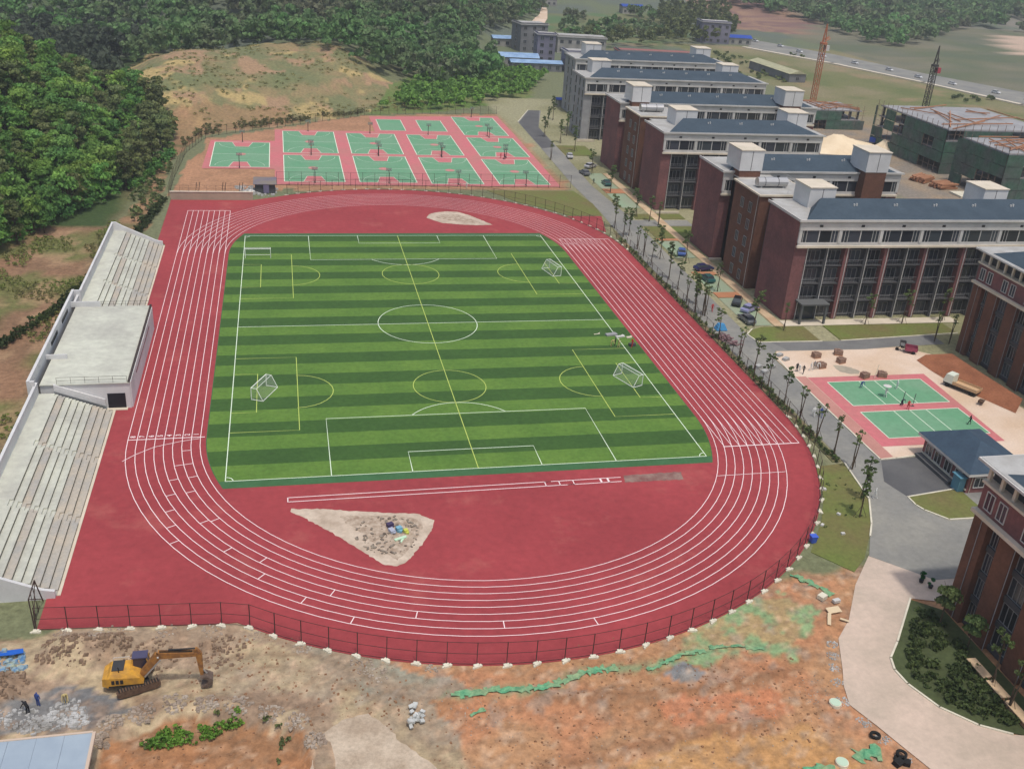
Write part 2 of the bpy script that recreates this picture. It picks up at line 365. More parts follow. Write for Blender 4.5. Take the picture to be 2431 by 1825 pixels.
paint(fgm, (176,134,98), (164,120,86)); paint(.6*fgm*sst(.48, .66, fbm(GX, GY, 7, 101)), (184,128,94)); paint(.4*fgm*sst(.58, .68, fbm(GX, GY, 4, 105)), (150,128,108))
paint(fgm*sst(-17, -21, ux), (158,138,116), (140,118,98)); paint(fgm*sst(-17, -21, ux)*sst(.52, .62, fbm(GX, GY, 3, 111)), (176,158,128))
paint(fgm*inpoly(ux, uy, [(-39,-91),(-30,-85),(-22,-89),(-12,-97),(-10,-108),(-17,-106),(-20,-98),(-28,-92),(-38,-94)]), (170,152,122), (156,140,120))
paint(fgm*inpoly(ux*.6+GX*.4, uy*.6+GY*.4, [(-48,-89.3),(-42,-90.5),(-40.5,-92.7),(-44,-94.6),(-47,-95),(-53,-94),(-53,-91.5)]), (112,112,112), (128,126,122))
paint(fgm*inpoly(ux*.3+GX*.7, uy*.3+GY*.7, [(-43,-97),(-37,-94.8),(-31,-96),(-25.5,-99),(-23.5,-108),(-43,-108)]), (164,116,80), (150,110,78))
paint(fgm*inpoly(ux*.5+GX*.5, uy*.5+GY*.5, [(-25,-83.2),(-17,-90),(-10,-93),(-8,-96),(-16,-96),(-22,-91)]), (140,138,122), (150,132,112))
paint(fgm*.55*inpoly(ux, uy, [(12,-93.8),(22,-86),(30,-84.5),(32.5,-89),(27,-94),(20,-93)]), (152,152,108)); paint(fgm*.8*inpoly(ux, uy, [(10,-94.5),(22,-86),(31,-83),(33.5,-88),(28,-94.6),(20,-93.6)])*sst(.46, .56, fbm(GX, GY, 1.8, 151)), (122,158,114)); paint(fgm*.7*np.exp(-(dseg(ux*.4+GX*.6, uy*.4+GY*.6, [(-10.6,-95.6),(-1.4,-95.9),(4.2,-94.1),(10,-94.4),(15,-93),(24,-93.2)])/.8)**2)*sst(.4, .55, fbm(GX, GY, 1.1, 153)), (112,156,118))
paint(fgm*inpoly(ux*.3+GX*.7, uy*.3+GY*.7, [(12.2,-95.2),(14.2,-94),(16.2,-95.4),(15,-97),(13,-97)]), (130,130,130))
paint(fgm*.8*np.exp(-(dseg(GX, GY, [(-2,-97.4),(12,-98.6),(18,-98.2),(25,-97.4)])/.9)**2), (136,98,70)); paint(fgm*.7*np.exp(-(dseg(GX, GY, [(-4,-106.2),(8,-104.8),(20,-103.7)])/.7)**2), (136,98,70))
paint(fgm*inpoly(ux, uy, [(10,-99),(22,-99),(24,-103),(12,-104)])*.6, (188,120,86)); paint(fgm*inpoly(ux, uy, [(5,-106),(24,-105),(26,-112),(2,-113)])*.6, (190,146,92))
paint(fgm*sst(.63, .72, fbm(GX, GY, 2.2, 131))*(GX > -20)*.5, (150,140,128))
RUT = [(-42,-92),(-38,-90),(-31,-87.6),(-25,-88.5),(-19,-92.5),(-14.5,-98),(-11.5,-104),(-10,-112)]
for off in (-1.1, 1.1):
    RP = [(a[0]+off*.5, a[1]+off*.85) for a in RUT]; paint(fgm*.55*np.exp(-(dseg(GX, GY, RP)/.38)**2), (136,116,94))
paint(fgm*.5*sst(.55, .7, fbm(GX, GY, .9, 141)), (138,112,88)); paint(fgm*.5*sst(.6, .72, fbm(GX, GY, .8, 143)), (198,168,140))
g = bpy.data.meshes.new('ground')
idx = np.arange(nx*ny).reshape(ny, nx)
g.from_pydata(np.stack([GX, GY, GZ], -1).reshape(-1, 3).tolist(), [], np.stack([idx[:-1,:-1], idx[:-1,1:], idx[1:,1:], idx[1:,:-1]], -1).reshape(-1, 4).tolist())
ca = g.color_attributes.new('earth', 'FLOAT_COLOR', 'POINT')
ca.data.foreach_set('color', np.concatenate([colr.reshape(-1, 3), np.ones((nx*ny, 1))], 1).astype(np.float32).ravel())
g.polygons.foreach_set('use_smooth', [True]*len(g.polygons))
gm = mat('ground', lin(150,130,100), .97, fine=.34, fscale=1.1, bump=.9, bscale=2.6)
t = gm.node_tree; va = t.nodes.new('ShaderNodeVertexColor'); va.layer_name = 'earth'
for n in t.nodes:
    if n.type == 'VECT_MATH': t.links.new(va.outputs[0], n.inputs[0])
g.materials.append(gm)
ground = link('ground', g); ground['kind'] = 'structure'

# ---------------------------------------------------------------- roads, lawns, paved lots
def rough(pts, amp=.3, step=.5, seed=1):
    rd = random.Random(seed); o = []; n = len(pts)
    for i in range(n):
        a, b = Vector(pts[i]), Vector(pts[(i+1) % n]); k = max(1, int((b-a).length/step)); d = (b-a).normalized() if (b-a).length else Vector((1, 0)); nn = Vector((-d.y, d.x))
        for j in range(k): p = a.lerp(b, j/k)+nn*rd.gauss(0, amp*.45); o.append((p.x, p.y))
    return o
def sheet(name, pts, z, m): return struct(name, MB().poly(pts, z), m)
sheet('asphalt_road', [(57.3,184),(56.1,142),(54.5,98),(54.9,72.5),(54.2,59.8),(53.8,40),(53.6,0),(53.6,-25),(54.3,-40),(54.2,-56),(52.6,-66.2),(49.6,-72.1),(47.9,-74.6),(45.4,-78.7),(49.5,-82.8),(51,-84.4),(72,-84.4),(72,-56.2),(60.3,-56.2),(60.3,-20),(62,-16.6),(80,-16.9),(87.5,-16.1),(98,-15.6),(98,-11.2),(77,-12.8),(61.5,-12.6),(60,-8.5),(61.5,60),(76,60),(76,65),(61.5,65),(60,98),(62,145),(63,176),(71,206),(66,206.5)], .012, ASPH)
sheet('new_asphalt', [(60.3,-56.3),(67.2,-55.8),(67.4,-64.8),(58.6,-66.2),(57.4,-62)], .022, ASPHD)
sheet('new_asphalt_bend', [(57.4,183),(66.2,206),(70.5,206.3),(63,176),(61.6,146),(56.3,143)], .022, ASPHD)
sheet('side_road', [(63,-12.75),(76,-12.85),(92,-11.6),(98,-11.4),(98,-15.4),(87.5,-15.9),(80,-16.7),(64.6,-16.4)], .022, mat('asphalt_mid', lin(122,122,120), .9, lin(106,106,106), .2, 5, fine=.08))
sheet('concrete_road', CONCROAD, .02, ROADC)
pad = struct('concrete_pad', MB().prism(rough([(-23.6,-99.7),(-22.4,-98.2),(-21,-97.3),(-18.9,-97.1),(-17.5,-98.6),(-16.6,-100.7),(-15,-102.6),(-13.4,-104.6),(-11,-108),(-26,-108)], .25), -.5, .2), mat('pad_conc', lin(192,176,156), .95, lin(164,146,126), .3, 8, fine=.2))
def lawn(name, pts, m=LAWN, z=.03): return struct(name, MB().prism(pts, -.05, z), m)
lawn('lawn', [(49.3,-57),(54.1,-56.5),(52.5,-66.2),(49.5,-72),(47.8,-74.6),(44.6,-79),(41.7,-81.6),(38.2,-77),(42.9,-70.8),(46.2,-65.2)])
lawn('lawn_by_gatehouse', [(58.7,-66.4),(67.5,-65.1),(67.5,-72.2),(61.2,-72.2),(59.1,-69.6),(58.6,-68.3)], z=.08)
lawn('lawn_in_front_of_dormitory', [(77.5,-12.7),(104,-10.6),(104,-5.6),(77.5,-5.4)], LAWN, .08)
lawn('lawn_corner', [(60.6,-12.4),(60.0,-9),(62,-6.6),(64.4,-5.4),(73.2,-5.4),(73.2,-12.7)], LAWN, .08)
lawn('lawn_by_right_building', [(45.7,-87.6),(39.9,-94.4),(37.7,-96.7),(37.1,-98.6),(37.3,-100.6),(38.7,-104.2),(41.3,-107),(43.9,-108.6),(48.6,-110.5),(48.6,-90)], LAWND, .08)
lawn('lawn_triangle', [(28.6,92.2),(53,92.4),(55,80),(54.4,69),(45.6,69),(40.5,75.5),(34.5,81.5)], LAWN, .02)
lawn('lawn_between_dormitories', [(62.5,66),(76,66),(76,70.5),(62.5,70.5)]); lawn('lawn_between_dormitories_south', [(62.5,50),(76,50),(76,59.5),(62.5,59.5)])
lawn('lawn_far', [(62,134),(72,134),(72,148),(62,148)])
lawn('planting_strip', [(52.45,-56),(53.9,-56),(54,-40),(53.4,-25),(53.4,0),(53.6,40),(53.8,58),(52.45,50)], mat('strip_soil', lin(128,108,86), .95, lin(92,100,62), .35, 6, fine=.25), .05)
kb = MB()
for P in ([(54.15,-56.5),(52.6,-66.2),(49.6,-72.0),(47.9,-74.6)], [(58.6,-66.3),(67.4,-65.0)], [(58.55,-66.3),(58.5,-68.4),(59.0,-69.7),(61.1,-72.3),(67.4,-72.4)], [(45.8,-87.4),(39.85,-94.35),(37.6,-96.7),(37.0,-98.5),(37.2,-100.7),(38.6,-104.3),(41.2,-107.2),(43.9,-108.8)],
          [(60.9,-19.6),(60.4,-28),(60.2,-39.9),(60.3,-56.1),(63,-56),(67.2,-55.5)], [(60.5,-12.6),(73.4,-12.9)], [(77.4,-12.85),(104,-10.7)], [(60.5,-12.6),(59.9,-8.8),(62,-6.4)], [(57.2,184),(66,206.4)]):
    kb.kerb(P, .22, -.05, .15)
struct('kerb', kb, KERB)
# the lot with two net-ball courts
lot = sheet('sand_lot', [(60.5,-20),(62.2,-16.7),(80,-17),(87.5,-16.3),(94,-21.5),(95.2,-43),(97,-70),(76,-70),(76,-55),(60.5,-55.8)], .03, SAND)
sheet('wet_sand', rough([(69.9,-23.4),(70.0,-26),(71.2,-27.1),(73,-27.2),(74,-26.2),(73,-24.5),(71.5,-23.5)], .2, .4), .037, mat('wet_sand', lin(150,142,128), .9, lin(170,160,142), .6))
sheet('paver_strip', [(60.55,-27.5),(62.6,-27.5),(62.8,-55.5),(60.55,-55.8)], .04, PINK2)
sheet('court_apron', [(62.7,-28.0),(85.4,-28.1),(84.2,-52.6),(62.8,-52.4)], .045, PINK)
def courtlines(mb, x0, x1, y0, y1, wd=.14, z=.066):
    for P in ([(x0,y0),(x1,y0)], [(x0,y1),(x1,y1)], [(x0,y0),(x0,y1)], [(x1,y0),(x1,y1)]): mb.strip(P, wd, z)
for i, (y0, y1) in enumerate([(-39,-30.1),(-50,-41.3)]):
    c = struct('volleyball_court', MB().poly([(65.4,y0),(83.4,y0),(83.4,y1),(65.4,y1)], .055), CGREEN)
    mb = MB(); courtlines(mb, 65.4, 83.4, y0, y1); xm = 74.4
    for xx in (xm, xm-3, xm+3): mb.strip([(xx,y0),(xx,y1)], .12, .066)
    obj('court_line', mb, PLINE, c)
struct('red_soil_bank', MB().add([(87.5,-22.5,.06),(89.5,-22,.9),(94,-27,1.6),(94.9,-42,1.6),(92.5,-44,.06),(88.8,-35,.06),(87.6,-27,.06),(94.6,-22.5,1.2)], [(0,6,2,1),(1,2,7),(6,5,3,2),(5,4,3)]), SOILR)
# parking bays by the dormitories
for i, (y0, y1) in enumerate([(-4.6,10.2),(13.6,23.4),(35.6,48),(76,90),(95,112)]):
    b = struct('parking_bay', MB().poly([(62,y0),(67,y0),(67,y1),(62,y1)], .026), PARKG)
for y0, y1 in [(10.4,13.4),(24,26),(48.2,49.6),(90.3,94.6)]: lawn('planting_bed', [(62,y0),(67.5,y0),(67.5,y1),(62,y1)], SOIL, .1)
sheet('footpath', [(67.4,-5.2),(69.4,-5.2),(69.6,112),(67.4,112)], .047, mat('path_stone', lin(206,184,150), .9, lin(180,150,120), .3, 5, fine=.1))
sheet('dormitory_apron', [(69.6,-5.2),(108,-5.2),(108,-2.4),(69.6,-2.4)], .034, CREAM)
struct('garden_wall', MB().box(69.6,76,71.0,71.4,0,.5).box(69.6,78,34,34.5,0,.4).box(71,77,154.4,154.8,0,.8), CREAM)
# far road with its kerb wall
sheet('far_road', [(251,418),(272,463),(300,405),(320.5,339),(343.7,287),(380,200),(350,175),(315.5,249),(299.7,306),(278.6,364.4)], .05, ASPH)
struct('far_road_verge', MB().kerb([(249,419),(277.5,364),(298.5,306),(314.4,249),(350,175)], 3.0, -.2, .5), CREAM)
struct('village_path', MB().strip([(165,600),(162,584),(148,527),(132.4,477),(122.6,430),(125,413)], 9, .6), SAND)
# ---------------------------------------------------------------- ball courts behind the track
sheet('ball_court_apron', [(-27.5,96.5),(50.5,96.5),(51.5,160),(51.5,193.5),(4.6,187.5),(4.6,163.5),(-27.5,163.5)], .02, PINK)
sheet('ball_court_apron_west', [(-47,112.6),(-27.4,112.6),(-27.4,147),(-46.4,147)], .026, PINK)
CG = [(-45,-29,114.5,144.5),(-25,-9,99.5,129.2),(-25,-9,132.2,161.5),(-5,10.5,99.5,129.2),(-5,10.5,132.2,160),(14.5,29,98.5,128.6),(14.5,29,131.8,159.6),(33.5,48,98.5,127.4),(34,49.5,131,157),(34,49,160.6,190)]
def key(x, y, dr):
    return [(x-3,y),(x+3,y),(x+1.9,y+dr*5.8),(x-1.9,y+dr*5.8)] if dr > 0 else [(x+3,y),(x-3,y),(x-1.9,y+dr*5.8),(x+1.9,y+dr*5.8)]
for i, (x0, x1, y0, y1) in enumerate(CG):
    c = struct('basketball_court', MB().poly([(x0,y0),(x1,y0),(x1,y1),(x0,y1)], .034), CGREEN)
    xm, ym = (x0+x1)/2, (y0+y1)/2; mb = MB()
    mb.poly(key(xm, y0, 1), .042); mb.poly(key(xm, y1, -1), .042); mb.poly([(xm+1.4*math.cos(a), ym+1.4*math.sin(a)) for a in np.linspace(0, 6.283, 17)[:-1]], .042)
    obj('painted_key', mb, PINK, c)
    mb = MB(); courtlines(mb, x0, x1, y0, y1, .2, .05); mb.strip([(x0,ym),(x1,ym)], .14, .05)
    for yy, d in ((y0, 1), (y1, -1)):
        mb.strip([(xm+6.7*math.cos(a), yy+d*(1.5+6.7*math.sin(a))) for a in np.linspace(0, math.pi, 15)], .09, .05)
        k_ = key(xm, yy, d); mb.strip(k_+[k_[0]], .12, .052)
    obj('court_line', mb, PLINE, c)
for x0, x1, y0, y1 in [(6.6,15,165.5,183),(20.4,29,165.5,183)]:
    c = struct('volleyball_court', MB().poly([(x0,y0),(x1,y0),(x1,y1),(x0,y1)], .034), CGREEN); mb = MB(); courtlines(mb, x0, x1, y0, y1, .18, .05); obj('court_line', mb, PLINE, c)
# ---------------------------------------------------------------- running track
H, RI, LW = 40.0, 37.898, 1.22
def oval(r, n=48, y0=H):
    a = [(r*math.cos(t), -H+r*math.sin(t)) for t in np.linspace(math.pi, 2*math.pi, n)]
    b = [(r*math.cos(t), H+r*math.sin(t)) for t in np.linspace(0, math.pi, n)]
    return a+b
RF = 52.0
def arc(r, cy, a0, a1, n): return [(r*math.cos(t), cy+r*math.sin(t)) for t in np.linspace(a0, a1, n)]
surf = arc(RF+.2, -H, R(-127.2), 0, 60)+arc(RF+.2, H, 0, R(121), 60)+[(-33,81.4),(-52.3,81.4),(-52.3,49),(-50.6,47),(-50.6,-74.5),(-51.8,-74.8),(-51.8,-80.1),(-42,-80.9),(-33,-81.6)]
track = struct('running_track', MB().prism(surf, -.25, .02), TRACK)
lawn('track_paved_corner', [(44.8,68.4),(54,68.4),(51.2,55),(49.5,57.5)], TRACK, .012)
ZL = .03
for i in range(9):
    obj('lane_line', MB().strip(oval(RI+i*LW), .095, ZL, True), LINE, track)
for i in range(9):      # sprint chutes
    x = -RI-i*LW; obj('lane_line', MB().strip([(x,H-2),(x,72.2)], .095, ZL+.003), LINE, track)
for i in range(11):
    x = RI+i*LW; obj('lane_line', MB().strip([(x,-50),(x,49.6)], .095, ZL+.003), LINE, track)
def mark(P, wd=.10): obj('cross_line', MB().strip(P, wd, ZL+.006), LINE, track)
mark([(-RI,72.2),(-RI-8*LW,72.2)], .2); mark([(RI,49.6),(RI+10*LW,49.6)], .2); mark([(RI-.2,-50),(RI+10*LW,-50)], .2)
mark([(-RI+.6,-40),(-RI-8*LW,-40)], .18); mark([(33.3,-58),(44,-57.9)]); mark([(RI,46.2),(RI+3*LW,46.4)], .1)
mark([(-RI-.1,-40.4),(-40.5,-41.0),(-43.9,-42.3),(-46.2,-44.2),(-47.7,-45.9)])
TK = [(-40.5,-43.8,1),(-40.9,-47.8,2),(-41.4,-51.6,1),(-39,-51.1,1),(-41.4,-55.4,1),(-39,-54.9,1),(-41.2,-59.2,1),(-36.8,-62.2,1),(-35.5,-61.9,1),(-40.7,-62.8,1),(-40.1,-66.3,1),(-33.7,-68.6,1),(-29.5,-71.2,1),(-29.6,-74.3,1),(-24.9,-79.3,1),(-21.6,-78.3,1),(-19.7,-83.4,1),(-12.6,-83.4,1),(-3.2,-86.1,1),(7.2,-86.9,1)]
for x, y, n in TK:
    v = Vector((x, y+H)); r = v.length; k = round((r-RI)/LW); v.normalize()
    r0, r1 = RI+(k-n)*LW, RI+k*LW
    mark([(v.x*r0, v.y*r0-H), (v.x*r1, v.y*r1-H)], .11)
# lane numbers in front of the start line
for i in range(8):
    cu = bpy.data.curves.new('lane_number', 'FONT'); cu.body = str(i+1); cu.size = 1.0; cu.align_x = 'CENTER'; cu.align_y = 'CENTER'; cu.offset = .02
    o = bpy.data.objects.new('tmp', cu); col.objects.link(o)
    me = bpy.data.meshes.new_from_object(o.evaluated_get(bpy.context.evaluated_depsgraph_get())); bpy.data.objects.remove(o)
    me.materials.clear(); me.materials.append(LINE)
    link('lane_number', me, track, (-RI-(i+.5)*LW, -39.15, ZL+.006), R(90))
# patches still without their rubber coat
def patch(name, pts, m, z=.026): obj(name, MB().poly(rough(pts, .16, .35, len(pts)), z), m, track)
patch('bare_patch', [(-25.6,-60.0),(-22,-60.4),(-17,-61.6),(-9.9,-62.9),(-7.9,-64.6),(-8.4,-66.6),(-10,-69.5),(-12.3,-72.9),(-13.6,-73.7),(-15,-73.3),(-18.5,-68.8),(-21.5,-65.1),(-24.4,-61.8),(-25.8,-60.6)], UNFIN)
patch('bare_patch', [(8.6,66.6),(9.6,69.5),(11.5,71.2),(14,72.1),(17.2,71.8),(20,68.5),(24.1,60.9),(20,60.6),(16,61.2),(12,62.4)], UNFIN)
patch('dirty_patch', [(-19.6,-62.3),(-14,-62.8),(-9.6,-64),(-9.6,-66),(-11.5,-70),(-13.4,-72.6),(-15,-70.5),(-17,-66.5),(-19,-64)], UNFIN2, .03)
patch('dirty_patch', [(10.5,66.8),(13,69.6),(17,69.4),(20,65.4),(22,61.8),(17,62.6)], UNFIN2, .03)
patch('long_jump_pit', [(19.9,-56.5),(28.6,-56.3),(28.2,-58.4),(19.6,-58.3)], SANDPIT)
rb = MB()
for i in range(160):
    x, y = random.uniform(-18,-10), random.uniform(-71.5,-63.2)
    if (x+14)**2/16+(y+67)**2/18 > 1: continue
    s = random.uniform(.08, .28); rb.obox((x, y, .03+s*.2), s*1.6, s, s*.6, random.uniform(0, 3), random.uniform(-.3,.3))
o = obj('debris', rb, mat('debris', lin(150,140,126), .9, lin(96,84,76), 1.5), track); o['kind'] = 'stuff'
for P in ([(-26,-57.35),(19.4,-56.9)], [(-26,-58.35),(19.2,-58.0)], [(-26,-57.3),(-26,-58.4)], [(8.4,-57),(8.4,-58.1)], [(8.4,-57.0),(9.3,-57.0)], [(10.4,-57),(10.4,-58.1)], [(12.4,-57),(12.4,-58.1)], [(11.4,-58.05),(12.4,-58.05)]): mark(P, .13)
mark([(16.35,-57),(16.35,-58.05)], .28); mark([(17.4,-57),(17.4,-58.05)], .28)

# ---------------------------------------------------------------- football pitch
L2, W2 = 52.5, 34.0
yn, yf = -54.3, 54.3; RG = 37.1
def gx(y):
    yy = max(0, abs(y)-H); return math.sqrt(max(1, RG*RG-yy*yy))
ys = list(np.linspace(yn, yf, 80))
edge = [(gx(y), y) for y in ys]+[(-gx(y), y) for y in ys[::-1]]
pitch = struct('football_pitch', MB().prism(edge, -.1, .032), TURF_E)
for k in range(26):
    y0, y1 = -L2+k*105/26, -L2+(k+1)*105/26
    yy = np.linspace(y0, y1, 6); P = [(gx(y)-.12, y) for y in yy]+[(-gx(y)+.12, y) for y in yy[::-1]]
    obj('turf_strip', MB().poly(P, .040+.0015*(k % 2)), TURF_L if k % 2 == 0 else TURF_D, pitch)
ZP = .05
def pl(P, m=PLINE, wd=.12, name='pitch_line', closed=False): obj(name, MB().strip(P, wd, ZP+(.003 if m is YLINE else 0), closed), m, pitch)
pl([(-W2,-L2),(W2,-L2)]); pl([(-W2,L2),(W2,L2)]); pl([(-W2,-L2),(-W2,L2)]); pl([(W2,-L2),(W2,L2)]); pl([(-W2,0),(W2,0)])
pl(arc(9.15, 0, 0, 2*math.pi, 49)[:-1], closed=True)
for s in (-1, 1):
    for hw, d in ((20.16, 16.5), (9.16, 5.5)):
        pl([(-hw,s*L2),(-hw,s*(L2-d)),(hw,s*(L2-d)),(hw,s*L2)])
    a0 = math.asin(5.5/9.15)
    pl(arc(9.15, s*(L2-11), (a0 if s < 0 else math.pi+a0), (math.pi-a0 if s < 0 else 2*math.pi-a0), 16))
    for q in (-1, 1):
        pl([(q*W2-q*1.0*math.cos(t), s*L2-s*1.0*math.sin(t)) for t in np.linspace(0, math.pi/2, 7)])
pl([(0,-L2),(0,L2)], YLINE)
for yc in (-26.4, 26.6):
    pl(arc(5.9, yc, 0, 2*math.pi, 37)[:-1], YLINE, closed=True)
    for q in (-1, 1):
        pl([(q*W2,yc-12.8),(q*24.1,yc-12.8),(q*24.1,yc+12.8),(q*W2,yc+12.8)], YLINE); pl([(q*W2,yc-6.7),(q*30.3,yc-6.7),(q*30.3,yc+6.7),(q*W2,yc+6.7)], YLINE)
        pl([(q*24.3-q*5.7*math.cos(t), yc+5.7*math.sin(t)) for t in np.linspace(-math.pi/2, math.pi/2, 15)], YLINE)
# ---------------------------------------------------------------- small goals
GOALP = mat('goal_paint', lin(230,234,226), .5)
GNET = see_through('goal_net', lin(220,226,216), .10)
def make_goal():
    t_ = thing('football_goal', 'x', 'goal'); w_, h_, d_ = 2.6, 2.0, 1.9
    for s in (-1, 1):
        obj('post', MB().tube((s*w_,0,0), (s*w_,0,h_), .07), GOALP, t_)
        obj('side_frame', MB().path([(s*w_,0,.06),(s*w_,d_,.06),(s*w_,.9,h_),(s*w_,0,h_)], .05), GOALP, t_)
    obj('crossbar', MB().tube((-w_,0,h_), (w_,0,h_), .07), GOALP, t_)
    obj('base_bar', MB().path([(-w_,d_,.06),(w_,d_,.06)], .05).path([(-w_,.9,h_),(w_,.9,h_)], .04), GOALP, t_)
    obj('net', MB().add([(-w_,d_,.06),(w_,d_,.06),(w_,.9,h_),(-w_,.9,h_),(-w_,0,h_),(w_,0,h_),(-w_,0,.06),(w_,0,.06)], [(0,1,2,3),(3,2,5,4),(6,0,3,4),(7,5,2,1)]), GNET, t_)
    return t_
gp = make_goal()
for (x, y, rz, lb) in [(-30,-26.5,R(245),'white football goal standing askew inside the yellow box near the start line'), (-31,37.3,R(0),'white football goal lying square by the far corner close to the grandstand side'),
                       (31.2,27,R(104),'white football goal turned askew in the box beside the ten-lane straight, far half'), (31,-26.4,R(113),'white football goal in the near yellow box beside the ten-lane straight')]:
    place(gp, (x, y, .05), rz, lb, 'small goals on the pitch')
# ---------------------------------------------------------------- fence round the track
def fence_run(label, pts, step=3.1, hgt=2.9, foot=True, lab2=None):
    f = thing('mesh_fence', label, 'fence', (pts[0][0], pts[0][1], 0), 0, 'fences round the track')
    # resample
    P = [Vector(p) for p in pts]; L = [0]
    for a, b in zip(P, P[1:]): L.append(L[-1]+(b-a).length)
    n = max(1, round(L[-1]/step)); S = []
    for k in range(n+1):
        s_ = L[-1]*k/n; i = min(len(P)-2, max(0, np.searchsorted(L, s_)-1)); q = (s_-L[i])/(L[i+1]-L[i]); S.append(P[i].lerp(P[i+1], q))
    r_ = .04
    pm = mesh('post', MB().box(-r_,r_,-r_,r_,0,hgt+.05), FENCE); fm = mesh('footing', MB().box(-.3,.3,-.26,.26,-.2,.16).obox((.36,-.1,.04),.36,.3,.24,.4).obox((-.4,-.15,.02),.25,.2,.2,.9), KERB)
    o0 = P[0]
    for k, p in enumerate(S):
        q = S[min(k+1, n)]-S[max(k-1, 0)]; a = math.atan2(q.y, q.x)
        link('post', pm, f, (p.x-o0.x, p.y-o0.y, 0), a)
        if foot: link('footing', fm, f, (p.x-o0.x+math.sin(a)*.25, p.y-o0.y-math.cos(a)*.25, 0), a+random.uniform(-.5,.5))
    bays = {}
    for a, b in zip(S, S[1:]):
        d = b-a; key_ = round(d.length, 2)
        if key_ not in bays:
            l = key_; mb = MB()
            for z in (.12, hgt*.5, hgt): mb.box(.05, l-.05, -.02, .02, z-.02, z+.02, 0)
            rails = mesh('rail', mb, FENCE); pn = mesh('mesh_panel', MB().add([(.05,0,.12),(l-.05,0,.12),(l-.05,0,hgt),(.05,0,hgt)], [(0,1,2,3)]), FMESH); bays[key_] = (rails, pn)
        an = math.atan2(d.y, d.x)
        link('rail', bays[key_][0], f, (a.x-o0.x, a.y-o0.y, 0), an); link('mesh_panel', bays[key_][1], f, (a.x-o0.x, a.y-o0.y, 0), an)
    return f
fence_run('dark mesh fence curving along the building ground in front of the track', [(-51.8,-80.2),(-42,-81.0),(-33,-81.7)]+arc(RF+.1, -H, R(-126.6), R(-2), 60))
fence_run('dark mesh fence beside the ten-lane straight and the tree-lined road', [(RF+.2,-41),(RF+.2,H),(RF+.2,H)][:2], foot=False)
fence_run('dark mesh fence curving between the track and the ball courts', arc(RF+.1, H, R(2), R(118), 50), foot=True)
fence_run('dark mesh fence along the bare mound behind the ball courts', [(-53,84),(-53.3,100),(-52.4,130),(-48.5,148),(-44,154.5),(-27,166),(4.5,190),(28,195),(52,197)], foot=False)
fence_run('tall dark mesh fence in front of the ball courts', [(-27,95.6),(10,95.6),(53,95.4)], 3.2, 3.6, foot=False)
# ---------------------------------------------------------------- grandstand
gs = thing('grandstand', 'long pale concrete grandstand with stepped benches either side of a raised viewing platform', 'grandstand', (-56,-14,0))
xf, xk, ztop = -50.8, -58.8, 3.3
NT = 9
def bleacher(y0, y1):
    dx = (xf-xk)/NT
    for i in range(NT):
        x1 = xf-i*dx; x0 = x1-dx; z1 = .35+i*(ztop-.35)/(NT-1)
        # benches in sections, split by aisles of half steps
        n = max(1, round((y1-y0)/14)); secl = (y1-y0)/n
        for k in range(n):
            a, b = y0+k*secl, y0+(k+1)*secl
            mb = MB(); mb.box(x0, x1, a+.7, b-.7, -.2, z1); 
            for q, (aa, bb) in enumerate(((a, a+.7), (b-.7, b))):
                mb.box(x0, x0+dx*.5, aa, bb, -.2, z1-.004); mb.box(x0+dx*.5, x1, aa, bb, -.2, z1-.19)
            obj('bench_step', mb, CONC if (i*7+k*3) % 5 and i > 2 else CONC2, gs)
            obj('step_edge', MB().box(x1-.09, x1+.012, a+.8, b-.8, z1-.30, z1-.02), mat('edge_dark', lin(128,124,110), .95), gs)  # darker strip on the riser just below each tread
    obj('concourse', MB().box(-60.5, xk, y0, y1, -.2, ztop), CONC, gs)
    obj('back_wall', MB().box(-60.8, -60.5, y0, y1, -.6, 5.0).box(-60.84, -60.46, y0, y1, 5.0, 5.12), WHITEW, gs)
bleacher(-74.6, -31.0); bleacher(.6, 46.0)
def endwall(y0, y1):
    obj('end_wall', MB().add([(x, y, z) for y in (y0, y1) for x, z in ((-60.84,-.6),(-50.9,-.2),(-50.9,.9),(-52.2,1.2),(-58.8,4.4),(-60.0,5.15),(-60.84,5.15))], [(0,1,2,3,4,5,6)[::1], (13,12,11,10,9,8,7)]+[(i, 7+i, 7+(i+1) % 7, (i+1) % 7) for i in range(7)]), WHITEW, gs)
endwall(-75.0, -74.6); endwall(46.0, 46.4)
obj('front_kerb', MB().box(-50.8,-50.45,-74.6,-30.6,-.1,.1), CREAM, gs); obj('front_kerb', MB().box(-50.8,-50.45,.4,46,-.1,.1), CREAM, gs)
